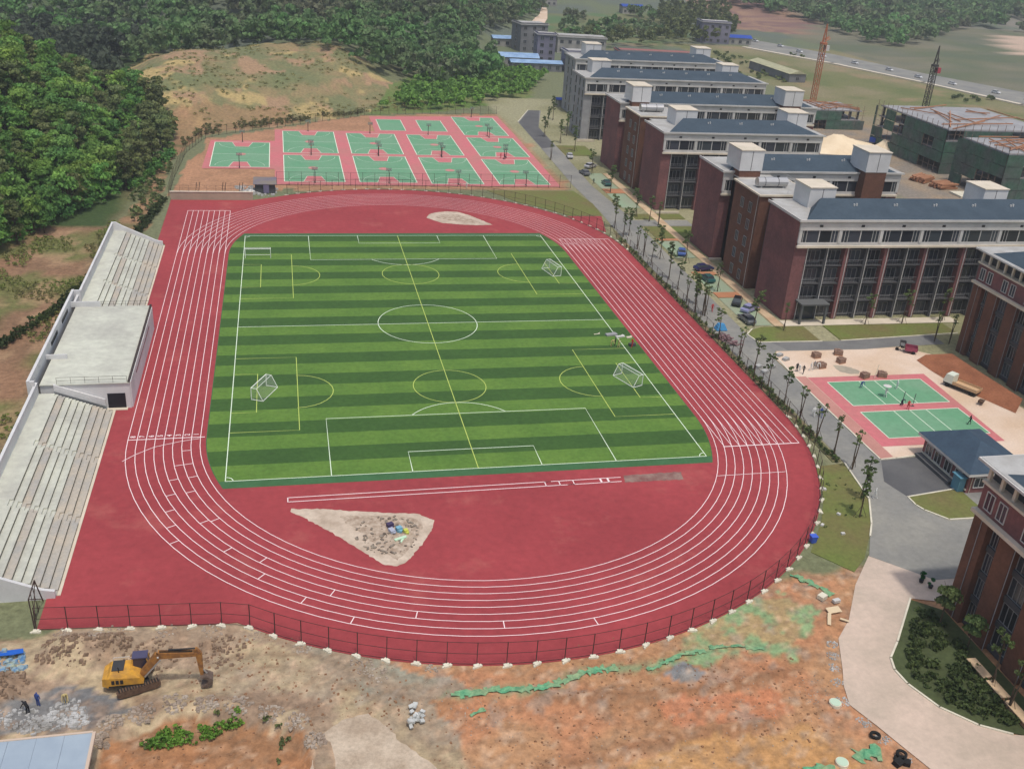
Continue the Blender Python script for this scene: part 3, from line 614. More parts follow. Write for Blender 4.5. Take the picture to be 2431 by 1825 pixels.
# platform block with its tunnel door
pz = 4.25
obj('platform_wall', MB().box(-60.5,-48.3,-30.0,-29.7,-.2,pz-.15).box(-60.5,-48.3,.0,.3,-.2,pz-.15).box(-48.6,-48.1,-29.7,.0,-.2,pz-.1), WHITEW, gs)
obj('platform_deck', MB().box(-60.5,-48.25,-30.2,.5,pz-.12,pz), CONC, gs)
obj('platform_edge', MB().box(-48.5,-48.2,-30.1,.4,pz+.004,pz+.25), mat('edge_tile', lin(66,56,54), .8), gs)
obj('slit_window', MB().box(-48.13,-48.06,-24,-6,2.9,3.15), GLASS, gs)
obj('tunnel_door', MB().box(-51.5,-49.0,-30.06,-29.9,.05,2.5), mat('door_dark', lin(34,32,40), .6), gs)
obj('door_sill', MB().box(-51.7,-48.8,-30.7,-30.0,-.1,.14), CREAM, gs)
obj('stair_parapet', MB().add([(-58.6,-30.4,3.3),(-51.8,-30.4,.6),(-51.8,-30.4,1.7),(-58.6,-30.4,4.35),(-58.6,-30.08,3.3),(-51.8,-30.08,.6),(-51.8,-30.08,1.7),(-58.6,-30.08,4.35)], [(0,1,2,3),(7,6,5,4),(3,2,6,7),(1,5,6,2)]), WHITEW, gs)
obj('back_wall', MB().box(-61.6,-61.2,-32.4,4.2,-.6,6.0).box(-61.2,-60.6,-32.4,-32.0,-.6,5.9).box(-61.2,-60.2,3.8,4.2,-.6,5.9).box(-61.2,-58.2,-21.2,-21.0,pz,5.0).box(-61.2,-56.5,.2,.4,pz,5.2), WHITEW, gs)
obj('wall_opening', MB().box(-61.22,-61.12,-8,-3,pz+.4,pz+1.0).box(-61.22,-61.12,-17,-12,pz+.4,pz+1.0), GLASS, gs)
def railing(pts, h=1.0, n=8, par=None, z=0, m=RAIL):
    mb = MB()
    for a, b in zip(pts, pts[1:]):
        a, b = Vector((*a, z)), Vector((*b, z)); d = b-a; k = max(1, round(d.length/n))
        for hh in (h, h*.5): mb.tube(a+Vector((0,0,hh)), b+Vector((0,0,hh)), .025, n=4)
        for i in range(k+1):
            p = a+d*(i/k); mb.tube(p, p+Vector((0,0,h)), .03, n=4)
    return obj('railing', mb, m, par)
railing([(-58.2,-29.9),(-48.6,-29.9)], 1.0, 1.9, gs, pz); railing([(-58.2,.3),(-48.6,.3)], .9, 1.9, gs, pz)
gt = thing('gate', 'narrow leaning dark steel gate frame at the end of the grandstand', 'gate', (-52,-79,0))
obj('gate_frame', MB().path([(-52.0,-80,0),(-52.3,-79.4,3.4),(-52.3,-76.4,3.6),(-52.0,-75.6,.2)], .07).tube((-52,-80,.5),(-52.3,-76.4,3.5),.05).tube((-52,-75.6,.5),(-52.3,-79.4,3.4),.05), FENCE, gt)
obj('gate_infill', MB().path([(-52.2,-79.2+i*.55,.3) for i in range(6)], .04).tube((-52.1,-78.6,.2),(-52.3,-78.4,3.3),.04).tube((-52.1,-77.4,.2),(-52.3,-77.4,3.4),.04), FENCE, gt)

# ---------------------------------------------------------------- dormitory blocks
_wc = {}
def winmesh(w_, h_, n):
    k = (round(w_, 2), round(h_, 2), n)
    if k not in _wc:
        f_ = MB(); t_ = .09
        f_.box(-w_/2-t_, -w_/2, -.10, .02, 0, h_).box(w_/2, w_/2+t_, -.10, .02, 0, h_).box(-w_/2-t_, w_/2+t_, -.10, .02, -t_, 0).box(-w_/2-t_, w_/2+t_, -.10, .02, h_, h_+t_)
        for i in range(1, n): x = -w_/2+w_*i/n; f_.box(x-.04, x+.04, -.08, .02, 0, h_)
        _wc[k] = (mesh('window', f_, WHITEP), mesh('window', f_, mat('frame_grey', lin(140,140,140), .6)), mesh('pane', MB().box(-w_/2, w_/2, -.02, .03, 0, h_), GLASS))
    return _wc[k]
def window(par, x, y, z, w_, h_, n=2, rz=0, grey=False):
    a, b, c = winmesh(w_, h_, n); o = link('window', b if grey else a, par, (x, y, z), rz); link('pane', c, o); return o
EAV = 20.2
def dorm(label, x0, x1, y0, y1, low=99, bays_low=None, wall=BRICK, boxes=(), group='dormitory slabs', canopy=False, vents=True):
    """slab: local x 0..L along the front, y 0..D back; white glazed top storey, balconies below"""
    Lx, D = x1-x0, y1-y0
    r = thing('dormitory', label, 'dormitory', (x0, y0, 0), 0, group)
    def o(n, mb, m): return obj(n, mb, m, r, world=False)
    o('end_wall', MB().box(0, 2.6, .15, D, 0, EAV-.1), wall); o('end_wall', MB().box(Lx-2.6, Lx, .15, D, 0, EAV-.1), wall)
    o('back_wall', MB().box(2.6, Lx-2.6, D-.4, D-.02, 0, EAV-.15), wall)
    o('front_wall', MB().box(2.6, Lx-2.6, 1.5, 2.0, 0, 15.0), GREYD)
    n = max(2, round((Lx-5.2)/4.2)); bw = (Lx-5.2)/n
    nb = n if bays_low is None else min(n, bays_low)
    if nb > 0:
        for k in range(4):
            z = 3.7*k
            if k: o('floor_slab', MB().box(2.6, 2.6+nb*bw, .35, 1.5, z-.12, z+.10), GREYD)
            mb = MB(); mb.box(2.62, 2.58+nb*bw, .42, .48, z+1.05, z+1.12)
            for i in range(int(nb*bw/.55)): mb.box(2.7+i*.55, 2.74+i*.55, .43, .47, z+.1, z+1.06)
            o('balcony_rail', mb, mat('rail_grey', lin(120,120,122), .6))
            for i in range(nb): window(r, 2.6+(i+.5)*bw, 1.45, z+.5, 2.9, 2.3, 3, 0, True)
        for i in range(0, nb+1):
            if i % 2 == 0 and i > 0: o('pilaster', MB().box(2.6+i*bw-.5, 2.6+i*bw+.5, .12, 1.5, 0, 14.95), BRICK)
            elif i: o('pilaster', MB().box(2.6+i*bw-.25, 2.6+i*bw+.25, .3, 1.5, 0, 14.95), GREYD)
            o('drainpipe', MB().tube((2.75+i*bw, .06, 0), (2.75+i*bw, .06, 14.9), .085, n=5), WHITEP)
    # top storey
    o('white_ledge', MB().box(.1, Lx-.1, -.45, 1.6, 14.95, 15.35), CREAM)
    o('top_parapet', MB().box(.3, Lx-.3, -.15, .15, 15.36, 15.9), WHITEP)
    o('top_room_wall', MB().box(.3, Lx-.3, .5, .9, 15.36, EAV-.2), GREYD)
    o('white_beam', MB().box(.1, Lx-.1, -.3, .5, 18.45, EAV-.01), WHITEP)
    nt_ = max(2, round(Lx/8.4)); bt = Lx/nt_
    for i in range(nt_+1):
        x = min(max(i*bt, .45), Lx-.45); o('white_column', MB().box(x-.3, x+.3, -.25, .45, 15.9, 18.45), WHITEP)
        if i == nt_: break
        if i*bt/bw <= 99:
            for c_, ww, nn in ((.125, 1.2, 2), (.355, 2.45, 1), (.645, 2.45, 1), (.875, 1.2, 2)): window(r, i*bt+bt*c_, -.02, 16.0, ww*bt/8.4, 2.35, nn)
        if vents: o('attic_vent', MB().box((i+.5)*bt-.35, (i+.5)*bt+.35, -.34, -.29, 19.1, 19.55), DARK)
    o('cornice', MB().box(-.45, Lx+.45, -.7, D+.45, EAV, EAV+.22), WHITEP)
    o('roof_deck', MB().box(-.3, Lx+.3, -.5, D+.3, EAV+.225, EAV+.26), DECK)
    o('gutter_wall', MB().box(-.45, -.25, -.7, D+.45, EAV+.222, EAV+.5).box(-.25, Lx+.25, -.7, -.5, EAV+.222, EAV+.42), WHITEP)
    zb, zr = EAV+.27, EAV+2.5
    a, b, c_, d_ = (1.1,-.3), (Lx-1.1,-.3), (Lx-7.5,7.2), (7.5,7.2)
    rf = o('slate_roof', MB().add([(a[0],a[1],zb),(b[0],b[1],zb),(c_[0],c_[1],zr),(d_[0],d_[1],zr),(c_[0],c_[1]+3,zb),(d_[0],d_[1]+3,zb)], [(0,1,2,3),(3,2,4,5),(0,3,5),(1,4,2)]), SLATE)
    vm = mesh('roof_vent', MB().box(-.4,-.15,-.15,.15,0,.4).box(.15,.4,-.1,.2,0,.5), WHITEP)
    for i in range(nt_):
        x = (i+.55)*bt
        if 8 < x < Lx-8: link('roof_vent', vm, rf, (x, 4.6, zb+1.4))
    for bx0, bx1, by0, by1, bz0, bz1, br in boxes:
        q = o('stair_head', MB().box(bx0, bx1, by0, by1, bz0, bz1), WHITEW)
        obj('panel_joint', MB().box((bx0+bx1)/2-.06, (bx0+bx1)/2+.06, by0-.03, by0, bz0+.1, bz1-.15), GREYD, q, world=False)
        obj('coping', MB().box(bx0-.15, bx1+.15, by0-.15, by1+.15, bz1, bz1+.2), CREAM, q, world=False)
        if br: obj('stair_tower', MB().box(bx0+.2, bx1-.2, by0+.1, min(by1, .2), 0, bz0), BRICK2, r, world=False)
    if canopy:
        c0 = o('entrance_canopy', MB().box(2.2, 8.2, -2.8, .2, 4.0, 4.3).box(2.4, 2.8, -2.6, -2.2, 0, 4).box(7.6, 8.0, -2.6, -2.2, 0, 4), mat('canopy_grey', lin(96,98,98), .8))
        obj('entrance_door', MB().box(3.2, 7.2, .35, .42, 0, 3.2), GLASS, c0, world=False)
    return r
def mid(label, x0, x1, y0, y1, ya, yb, group='brick stair blocks'):
    r = thing('stair_block', label, 'building', (x0, y0, 0), 0, group); D = y1-y0; Lx = x1-x0
    def o(n, mb, m): return obj(n, mb, m, r, world=False)
    o('wall', MB().box(0, Lx, 0, D, 0, EAV-.1), BRICK2); o('roof_edge', MB().box(-.4, Lx+.4, -.4, D+.4, EAV-.1, EAV+.25), CREAM); o('roof_deck', MB().box(0, Lx, 0, D, EAV+.25, EAV+.27), DECK)
    o('link_wall', MB().box(2.4, Lx-1, ya-y0, 0, 0, EAV-.6), GREYD); o('link_wall', MB().box(2.4, Lx-1, D, yb-y0, 0, EAV-.6), GREYD)
    o('link_roof', MB().box(2.2, Lx-.8, ya-y0, -.42, EAV-.6, EAV-.4).box(2.2, Lx-.8, D+.42, yb-y0, EAV-.6, EAV-.4), DECK)
    for k in range(5):
        z = .9+3.7*k
        for yy in ((ya-y0)/2, D+(yb-y1)/2): window(r, 2.38, yy, z, 2.2, 2.1, 2, R(-90), True)
        for yy in (D*.3, D*.62): window(r, -.02, yy, z, 1.3, 2.0, 2, R(-90), True)
    o('drainpipe', MB().tube((-.08, .8, 0), (-.08, .8, EAV-.2), .06, n=5), WHITEP)
    tk = o('water_tank', MB().tube((1.5, D*.45, EAV+1.4), (8.2, D*.45, EAV+1.4), 1.0, n=12).box(2.2,2.5,D*.45-.7,D*.45+.7,EAV+.27,EAV+.8).box(7.2,7.5,D*.45-.7,D*.45+.7,EAV+.27,EAV+.8), STEEL)
    obj('tank_band', MB().tube((3, D*.45, EAV+1.4), (3.12, D*.45, EAV+1.4), 1.04, n=12).tube((6, D*.45, EAV+1.4), (6.12, D*.45, EAV+1.4), 1.04, n=12), GREYD, tk, world=False)
    q = railing([(Lx*.5,0),(Lx,0),(Lx,D)], 1.0, 2, None, 0, WHITEP)
    q.parent = r; q.location = (0, 0, EAV+.27)
    return r
dorm('brick dormitory with the full balcony front, facing the side road and lawn', 70.3, 132, -2.0, 11.0, boxes=[(5.4,11.0,8.0,14.4,20,24.4,False),(44.5,50,8,14.4,20,24.4,False)], canopy=True)
mid('brick stair block behind the nearest long dormitory, silver tank on its roof', 70.2, 82, 15.6, 28.2, 11.2, 34.8)
dorm('brick dormitory behind the nearest one, two white stair heads at its front eave', 70.2, 114.4, 35.0, 48.0, bays_low=1, boxes=[(2.2,7.6,-3.0,4.2,21.2,25.6,True),(33,38.6,-3.0,4.2,21.2,25.6,True)])
dorm('brick dormitory whose front eave faces the sand heap and crossing lane', 70.4, 115.2, 74.2, 88.4, bays_low=3, boxes=[(6.0,12.0,8.6,15.0,20,24.4,False),(38,44,8.6,15,20,24.4,False)])
mid('brick stair block between the two middle dormitories, silver tank on its roof', 71.2, 83, 95.0, 108.0, 88.6, 113.8)
dorm('brick dormitory in the middle of the row with its white band half hidden', 71.2, 134, 114.0, 127.5, bays_low=1, boxes=[(2.4,8.0,-3.0,4.2,21.2,25.6,True),(50,56,-3,4.2,21.2,25.6,True)])
dorm('grey-ended dormitory with dark window strips down its end wall', 72.8, 137.4, 157.0, 171.5, bays_low=2, wall=GREYW, boxes=[(5,11.5,10,16,20,24.4,False),(52,58,10,16,20,24.4,False)])
dorm('farthest grey dormitory next to the village houses', 81.0, 141.0, 199.5, 213.5, bays_low=0, wall=GREYW, boxes=[(6,12,8,14.4,20,24.6,False),(50,56,8,14.4,20,24.6,False)])
for yy, x_ in ((158.6,72.8),(162.8,72.8),(167.6,72.8),(203,81),(208,81)):
    r_ = [o for o in col.objects if o.name.startswith('dormitory') and o.type == 'EMPTY' and abs(o.location.x-x_) < .1][0]
    for k in range(6): window(r_, -.02, yy-r_.location.y, .8+3.25*k, 1.0, 2.3, 1, R(-90), True)

# ---------------------------------------------------------------- teaching blocks on the right
def teach(label, x0, y1, y0, depth, piers, eave=20.2, ledge=13.8, cols=True):
    r = thing('teaching_block', label, 'building', (x0, y0, 0), 0, 'teaching blocks'); D = y1-y0
    def o(n, mb, m): return obj(n, mb, m, r, world=False)
    o('wall', MB().box(.9, depth, 0, D, 0, eave-.3), GREYD)
    bw = D/piers
    for i in range(piers+1):
        ym = D-i*bw; a, b = max(0, ym-1.2), min(D, ym+1.2)
        if i == 0: a, b = D-2.4, D
        o('brick_pier', MB().box(-.05, .9, a, b, 0, ledge-.15), BRICK2)
        if i < piers:
            yc = D-(i+.5)*bw-(1.2 if i == 0 else 0)*.5; ww = bw-(3.6 if i == 0 else 2.4)-.3
            for k in range(4):
                z = .5+k*3.35; o('spandrel', MB().box(.55, .9, yc-ww/2-.1, yc+ww/2+.1, z-.45, z+.25), GREYD)
                window(r, .86, yc, z+.3, ww, 2.3, 4, R(-90), True)
            o('drainpipe', MB().tube((-.1, ym-1.4, 0), (-.1, ym-1.4, ledge), .05, n=5), GREYW)
    o('ledge', MB().box(-.7, .92, -.2, D+.1, ledge, ledge+.45), CREAM)
    o('upper_wall', MB().box(-.02, .9, -.05, D-.02, ledge+.45, ledge+3.7), BRICK)
    n = int(D/2.1)
    for i in range(n):
        if i % 3 != 2: window(r, -.05, D-1.6-i*2.1, ledge+1.0, 1.2, 2.0, 2, R(-90))
    o('upper_ledge', MB().box(-.35, .9, -.1, D+.1, ledge+3.7, ledge+4.0), CREAM)
    if cols:
        for i in range(n): o('small_column', MB().box(.0, .35, D-.5-i*2.1, D-.1-i*2.1, ledge+4.0, eave-.3), CREAM)
    else: o('attic', MB().box(0, .9, 0, D, ledge+4, eave-.3), BRICK)
    o('cornice', MB().box(-1.0, depth+.5, -.6, D+.9, eave-.3, eave), WHITEP)
    o('roof_deck', MB().box(-.8, depth+.3, -.4, D+.7, eave+.002, eave+.05), DECK)
    o('slate_roof', MB().add([(-.3,-.4,eave+.06),(-.3,D-3,eave+.06),(5.5,D-8,eave+2.3),(5.5,-.4,eave+2.3),(9,D-8,eave+.06),(9,-.4,eave+.06)], [(0,3,2,1),(3,5,4,2),(1,2,4)]), SLATE)
    return r
teach('brick teaching block beyond the red soil bank with parked gear at its foot', 98.3, -18.6, -62, 22, 8)
teach('brick teaching block with tall dark windows beside the curved concrete road', 48.9, -89.8, -124, 20, 6)
# ---------------------------------------------------------------- gatehouse
gh = thing('gatehouse', 'small brick gatehouse with a blue hipped roof beside the net-ball courts', 'gatehouse', (67.7,-66.2,0))
def o_(n, mb, m, p=gh): return obj(n, mb, m, p)
o_('wall', MB().box(67.7,76.6,-66.2,-55.2,0,3.1), BRICK)
o_('eave', MB().box(66.9,77.4,-67.0,-54.4,3.1,3.5), WHITEP)
o_('roof', MB().add([(66.9,-67,3.51),(77.4,-67,3.51),(77.4,-54.4,3.51),(66.9,-54.4,3.51),(71.6,-61.8,5.9),(71.6,-58.6,5.9)], [(0,1,4),(1,2,5,4),(2,3,5),(3,0,4,5)]), mat('blue_roof', lin(60,78,94), .8, lin(54,70,86), .6, 6, fine=.12))
for y_ in (-64,-61.5,-59,-56.8): window(gh, -.03, y_+66.2, .8, 1.5, 1.6, 2, R(-90))
o_('sill_band', MB().box(67.5,67.7,-66.2,-55.2,.45,.65), KERB)
for x_ in (69.5,72.5): window(gh, x_-67.7, -.03, .9, 1.6, 1.5, 2)
o_('drainpipe', MB().tube((68.2,-66.28,0),(68.2,-66.28,3.1),.05), CREAM)
tag(obj('porch_cover', MB().box(66.6,67.6,-65.9,-64.3,0,2.3).box(66.4,67.66,-66.1,-64.1,2.3,2.4), mat('blue_glass', lin(92,140,160), .3)), 'pale blue booth standing against the gatehouse wall', 'booth')
tag(obj('dark_plinth', MB().box(66.4,67.6,-63.9,-55.4,.0,.5), ASPHD), 'low dark step running along the gatehouse front', 'step')
# ---------------------------------------------------------------- village and building sites
BLUES = mat('blue_sheet', lin(150,178,208), .6, lin(120,150,186), .3); BLUED = mat('blue_tarp', lin(40,74,160), .6)
VW = [mat('village_grey', lin(130,130,132), .9, lin(110,110,112), .2), mat('village_pale', lin(170,166,160), .9, lin(140,138,134), .2), mat('village_lilac', lin(130,128,146), .9, lin(112,110,124), .2)]
def house(label, x, y, w_, d_, h_, rz=0, wm=0, roof=DECK, nfl=2, gable=False, name='house', group='village houses'):
    z0 = float(HEIGHT(np.array([x]), np.array([y]))[0])
    r = thing(name, label, 'house', (x, y, z0), rz, group)
    def o(n, mb, m): return obj(n, mb, m, r, world=False)
    o('wall', MB().box(-w_/2, w_/2, -d_/2, d_/2, -2, h_), VW[wm])
    if gable: o('roof', MB().add([(-w_/2-.5,-d_/2-.5,h_),(w_/2+.5,-d_/2-.5,h_),(w_/2+.5,d_/2+.5,h_),(-w_/2-.5,d_/2+.5,h_),(-w_/2-.5,0,h_+d_*.16),(w_/2+.5,0,h_+d_*.16)], [(0,1,5,4),(2,3,4,5),(3,0,4),(1,2,5),(3,2,1,0)]), roof)
    else: o('roof', MB().box(-w_/2-.5, w_/2+.5, -d_/2-.5, d_/2+.5, h_, h_+.35), roof); o('parapet', MB().box(-w_/2, w_/2, -d_/2, -d_/2+.25, h_+.35, h_+1.1).box(-w_/2, -w_/2+.25, -d_/2+.26, d_/2, h_+.35, h_+1.1), VW[wm])
    for k in range(nfl):
        for i in range(max(1, int(w_/4))): window(r, -w_/2+(i+.5)*w_/max(1, int(w_/4)), -d_/2-.03, 1+k*h_/nfl, 1.7, 1.6, 2, 0, True)
    for k in range(nfl): window(r, -w_/2-.03, 0, 1+k*h_/nfl, 1.7, 1.6, 2, R(-90), True)
    return r
house('grey four-storey village house stepping up at the forest edge', 104, 372, 15, 14, 13.5, R(8), 0, DECK, 4)
house('grey slab house with a bluish front standing below the stepped village house', 103, 334, 9, 10, 13, R(-3), 2, DECK, 4)
house('low village shed with a wide pale blue sheet roof', 84, 320, 24, 10, 4, R(-3), 1, BLUES, 1, True)
house('low village shed with two blue roof strips in front of the trees', 92, 305, 24, 7, 3.6, R(-2), 0, BLUES, 1, True)
house('small blue-roofed shed right against the dark forest', 92, 386, 10, 8, 4, 0, 1, BLUES, 1, True)
house('pale flat-roofed house between the shed and the grey dormitory', 114, 306, 16, 12, 9, 0, 2, DECK, 3)
house('long pale flat house behind the farthest dormitory', 132, 372, 26, 14, 8, R(-6), 1, DECK, 2)
house('distant house with a turquoise roof at the top of the path', 176, 622, 12, 10, 5, 0, 1, mat('turq', lin(110,180,196), .6), 1, True)
house('distant shed with a bright blue roof beside the green field', 232, 588, 16, 9, 5, 0, 1, BLUED, 1, True)
house('light blue tall store house near the start of the far road', 236, 440, 18, 14, 12, R(-8), 2, DECK, 3)
house('dark blue tarpaulin shed beside the light blue store house', 252, 436, 14, 9, 4, R(-8), 1, BLUED, 1, True)
house('long low shed with a pale roof standing alone on the grass', 220, 315, 42, 9, 4, R(93), 0, mat('pale_roof', lin(178,176,142), .8, lin(160,158,130), .4), 1, True)
house('small shelter with a royal blue roof beside the bend of the new road', 82.5, 217.5, 5, 4, 2.6, 0, 1, BLUED, 1, True)
house('row house with red brick upper floor beyond the farthest dormitory', 160, 330, 40, 12, 7, R(-4), 0, mat('red_roof', lin(150,96,92), .8), 2)
def site_block(label, x0, x1, y0, y1, h_, fl):
    r = thing('unfinished_building', label, 'construction', (x0, y0, 0), 0, 'unfinished blocks wrapped in green netting')
    for k in range(1, fl+1): obj('floor_slab', MB().box(x0+1, x1-1, y0+1, y1-1, h_*k/fl-.35, h_*k/fl), GREYW, r)
    mb = MB()
    for x in np.linspace(x0+2, x1-2, 6):
        for y in np.linspace(y0+2, y1-2, 4): mb.box(x-.3, x+.3, y-.3, y+.3, 0, h_)
    obj('columns', mb, GREYD, r)
    mb = MB()
    for x in np.arange(x0, x1+.1, 3): mb.tube((x,y0,0),(x,y0,h_+2),.08,n=4)
    for y in np.arange(y0, y1+.1, 3): mb.tube((x0,y,0),(x0,y,h_+2),.08,n=4)
    for z in np.arange(1.8, h_+2, 1.8): mb.tube((x0,y0,z),(x1,y0,z),.06,n=4); mb.tube((x0,y0,z),(x0,y1,z),.06,n=4)
    obj('scaffold', mb, mat('scaffold_tube', lin(130,110,96), .7), r)
    for k in range(fl):
        z0, z1 = h_*k/fl, h_*(k+1)/fl-.15
        for a in np.arange(x0, x1-.1, 6.0):
            if rng.random() < .72: obj('net_sheet', MB().box(a+.05, min(a+5.95, x1), y0-.2, y0-.12, z0, z1), NETD, r)
        for a in np.arange(y0, y1-.1, 6.0):
            if rng.random() < .72: obj('net_sheet', MB().box(x0-.2, x0-.12, a+.05, min(a+5.95, y1), z0, z1), NETD, r)
    mb = MB()
    for i in range(14): mb.tube((random.uniform(x0,x1), random.uniform(y0,y1), h_+.3), (random.uniform(x0,x1), random.uniform(y0,y1), h_+.6), .22, n=4)
    obj('formwork_timber', mb, mat('timber', lin(170,122,92), .9), r)
    return r
site_block('unfinished block with orange timber on top beside the black tower crane', 183, 225, 117, 160, 14, 4)
site_block('unfinished block with a pale slab roof next to the timber-topped one', 181, 215, 84, 108, 14, 4)
site_block('low netted block behind the dormitory row', 172, 194, 184, 204, 7, 2)
def tower_crane(label, x, y, h_, m, cabm):
    r = thing('tower_crane', label, 'crane', (x, y, 0), 0, 'tower cranes on the site'); a = .9
    def o(n, mb, mm): return obj(n, mb, mm, r, world=False)
    mb = MB()
    for i, j in ((-a,-a),(a,-a),(a,a),(-a,a)): mb.tube((i,j,0),(i,j,h_),.16,n=4)
    for k in np.arange(0, h_-1.8, 2.0):
        for p, q in (((-a,-a),(a,-a)),((a,-a),(a,a)),((a,a),(-a,a)),((-a,a),(-a,-a))): mb.tube((*p,k),(*q,k+2),.09,n=4,cap=False); mb.tube((*p,k+2),(*q,k+2),.09,n=4,cap=False)
    o('mast', mb, m); o('cab', MB().box(1.0,2.6,-.8,.8,h_-2.5,h_-.4), cabm); o('slewing_ring', MB().tube((0,0,h_),(0,0,h_+.8),1.5,n=10), m)
    o('apex', MB().tube((-.8,0,h_+.8),(0,0,h_+8),.22,n=4).tube((.8,0,h_+.8),(0,0,h_+8),.22,n=4).tube((0,.8,h_+.8),(0,0,h_+8),.2,n=4), m)
    mb = MB()       # short jib running away to the north-east
    dx, dy = .62, .78
    for s_ in (-.6, .6): mb.tube((dy*s_,-dx*s_,h_+1.2),(dx*11+dy*s_,dy*11-dx*s_,h_+1.4),.14,n=4)
    mb.tube((0,0,h_+2.4),(dx*11,dy*11,h_+2.2),.14,n=4)
    for k in range(6): mb.tube((dx*k*2+dy*.6,dy*k*2-dx*.6,h_+1.2),(dx*(k*2+1),dy*(k*2+1),h_+2.3),.07,n=4); mb.tube((dx*k*2-dy*.6,dy*k*2+dx*.6,h_+1.2),(dx*(k*2+1),dy*(k*2+1),h_+2.3),.07,n=4)
    o('jib', mb, m); o('tie_bar', MB().tube((0,0,h_+8),(dx*8,dy*8,h_+2.4),.06,n=4), m)
tower_crane('rust orange lattice tower crane rising behind the dormitory row', 194, 226, 26, mat('crane_orange', lin(176,110,78), .7), WHITEP)
tower_crane('dark lattice tower crane above the netted building', 232, 203, 22, mat('crane_dark', lin(66,62,58), .7), mat('crane_red', lin(170,70,80), .6))
# mobile crane on the sand heap
mc = thing('mobile_crane', 'white and blue lorry crane with a raised dark boom beside the sand heap', 'crane truck', (184,158,0), R(35))
def o_(n, mb, m, p=mc): return obj(n, mb, m, p, world=False)
o_('chassis', MB().box(-4,4,-1.2,1.2,.7,1.3), GREYD); cb = o_('cab', MB().add([(2.2,-1.2,1.3),(4,-1.2,1.3),(4,1.2,1.3),(2.2,1.2,1.3),(2.2,-1.15,3.1),(3.6,-1.15,3.1),(3.6,1.15,3.1),(2.2,1.15,3.1)], [(0,1,5,4),(1,2,6,5),(2,3,7,6),(3,0,4,7),(4,5,6,7)]), WHITEP)
o_('windscreen', MB().add([(3.98,-1.05,1.8),(3.98,1.05,1.8),(3.68,1.0,2.9),(3.68,-1.0,2.9)], [(0,1,2,3)]), GLASS, cb); o_('turntable', MB().box(-2.5,.8,-1.1,1.1,1.3,2.8), BLUED)
o_('boom', MB().tube((-1.5,0,2.6),(7.5,-.5,12.5),.35,.22,n=6), DARK); o_('ram', MB().tube((0,0,2.2),(2.6,-.2,7.2),.16,n=6), STEEL)
for x in (-3,-1.8,3):
    for y in (-1.15,1.15): wh = o_('wheel', MB().tube((x,y-.18,.55),(x,y+.18,.55),.55,n=12), TYRE)
# sand heap
def heap(name, label, cat, cx, cy, rx, ry, h_, m, seed=1, n=28, rz=0):
    mb = MB(); P = []
    for j in range(8):
        q = j/7
        for i in range(n):
            a = 2*math.pi*i/n; nz = 1+.7*(vnoise(np.array([math.cos(a)*2+seed*7.]), np.array([math.sin(a)*2+3.]), seed)[0]-.5)
            x, y = rx*q*nz*math.cos(a), ry*q*nz*math.sin(a)
            z = h_*((1-q)**1.15 if q > .12 else .86)*(1+.5*(vnoise(np.array([x*.8+seed]), np.array([y*.8]), seed+5)[0]-.5))-.06
            P.append((cx+x*math.cos(rz)-y*math.sin(rz), cy+x*math.sin(rz)+y*math.cos(rz), z))
    F = [(j*n+i, (j+1)*n+i, (j+1)*n+(i+1) % n, j*n+(i+1) % n) for j in range(7) for i in range(n)]
    mb.add(P, F); o = obj(name, mb, m, smooth=True); 
    if cat: tag(o, label, cat)
    return o
heap('sand_heap', 'big pale sand heap in front of the lorry crane', 'sand heap', 165, 151, 17, 11, 5.2, SANDP, 3)
heap('sand_heap', 'smaller pale sand heap behind the lorry crane', 'sand heap', 184, 150, 7, 5, 4.2, SANDP, 5)
def timber_stack(label, x, y, rz):
    t_ = thing('timber_stack', label, 'timber stack', (x, y, 0), rz, 'timber stacks')
    for k in range(3):
        mb = MB()
        for i in range(7): mb.obox((random.uniform(-.6,.6), -2.4+i*.75, .3+k*.55), 6.5, .5, .45, random.uniform(-.12,.12))
        obj('beam_layer', mb, MT['timber'], t_, world=False)
timber_stack('orange timber beams stacked on the site yard', 171.5, 108, .5); timber_stack('second stack of orange timber beams nearer the pale slab', 173.5, 100, .2)
tag(obj('concrete_slab', MB().box(172,186,88,94,0,.5), KERB), 'pale cast concrete slab beside the timber stacks', 'slab')

# ---------------------------------------------------------------- trees
def crown_np(seed, rad, hgt, nclump, nleaf, size, base=0.0, flat=.75):
    g_ = np.random.default_rng(seed); C_ = []
    for k in range(nclump):
        a = g_.uniform(0, 6.283); q = g_.uniform(0, 1)**.6; zc = base+hgt*g_.uniform(.25, .95); sh = 1-.55*abs((zc-base)/hgt-.45)
        C_.append((rad*.72*q*sh*math.cos(a), rad*.72*q*sh*math.sin(a), zc, rad*g_.uniform(.28, .5)))
    C_ = np.array(C_); i = g_.integers(0, nclump, nleaf); d = g_.normal(size=(nleaf, 3)); d /= np.linalg.norm(d, axis=1)[:, None]; d[:, 2] = np.abs(d[:, 2])*.9-.18
    p = C_[i, :3]+d*C_[i, 3:4]*g_.uniform(.75, 1.05, (nleaf, 1))*np.array([1, 1, flat])
    nrm = d+g_.normal(scale=.45, size=(nleaf, 3)); nrm /= np.linalg.norm(nrm, axis=1)[:, None]
    up = g_.normal(size=(nleaf, 3)); a = np.cross(nrm, up); a /= np.linalg.norm(a, axis=1)[:, None]; b = np.cross(nrm, a)
    s = size*g_.uniform(.6, 1.3, (nleaf, 1)); sag = nrm*s*.3
    return np.stack([p-a*s-sag, p-b*s*.8, p+a*s-sag, p+b*s*.8], 1)     # slightly folded leaf clumps
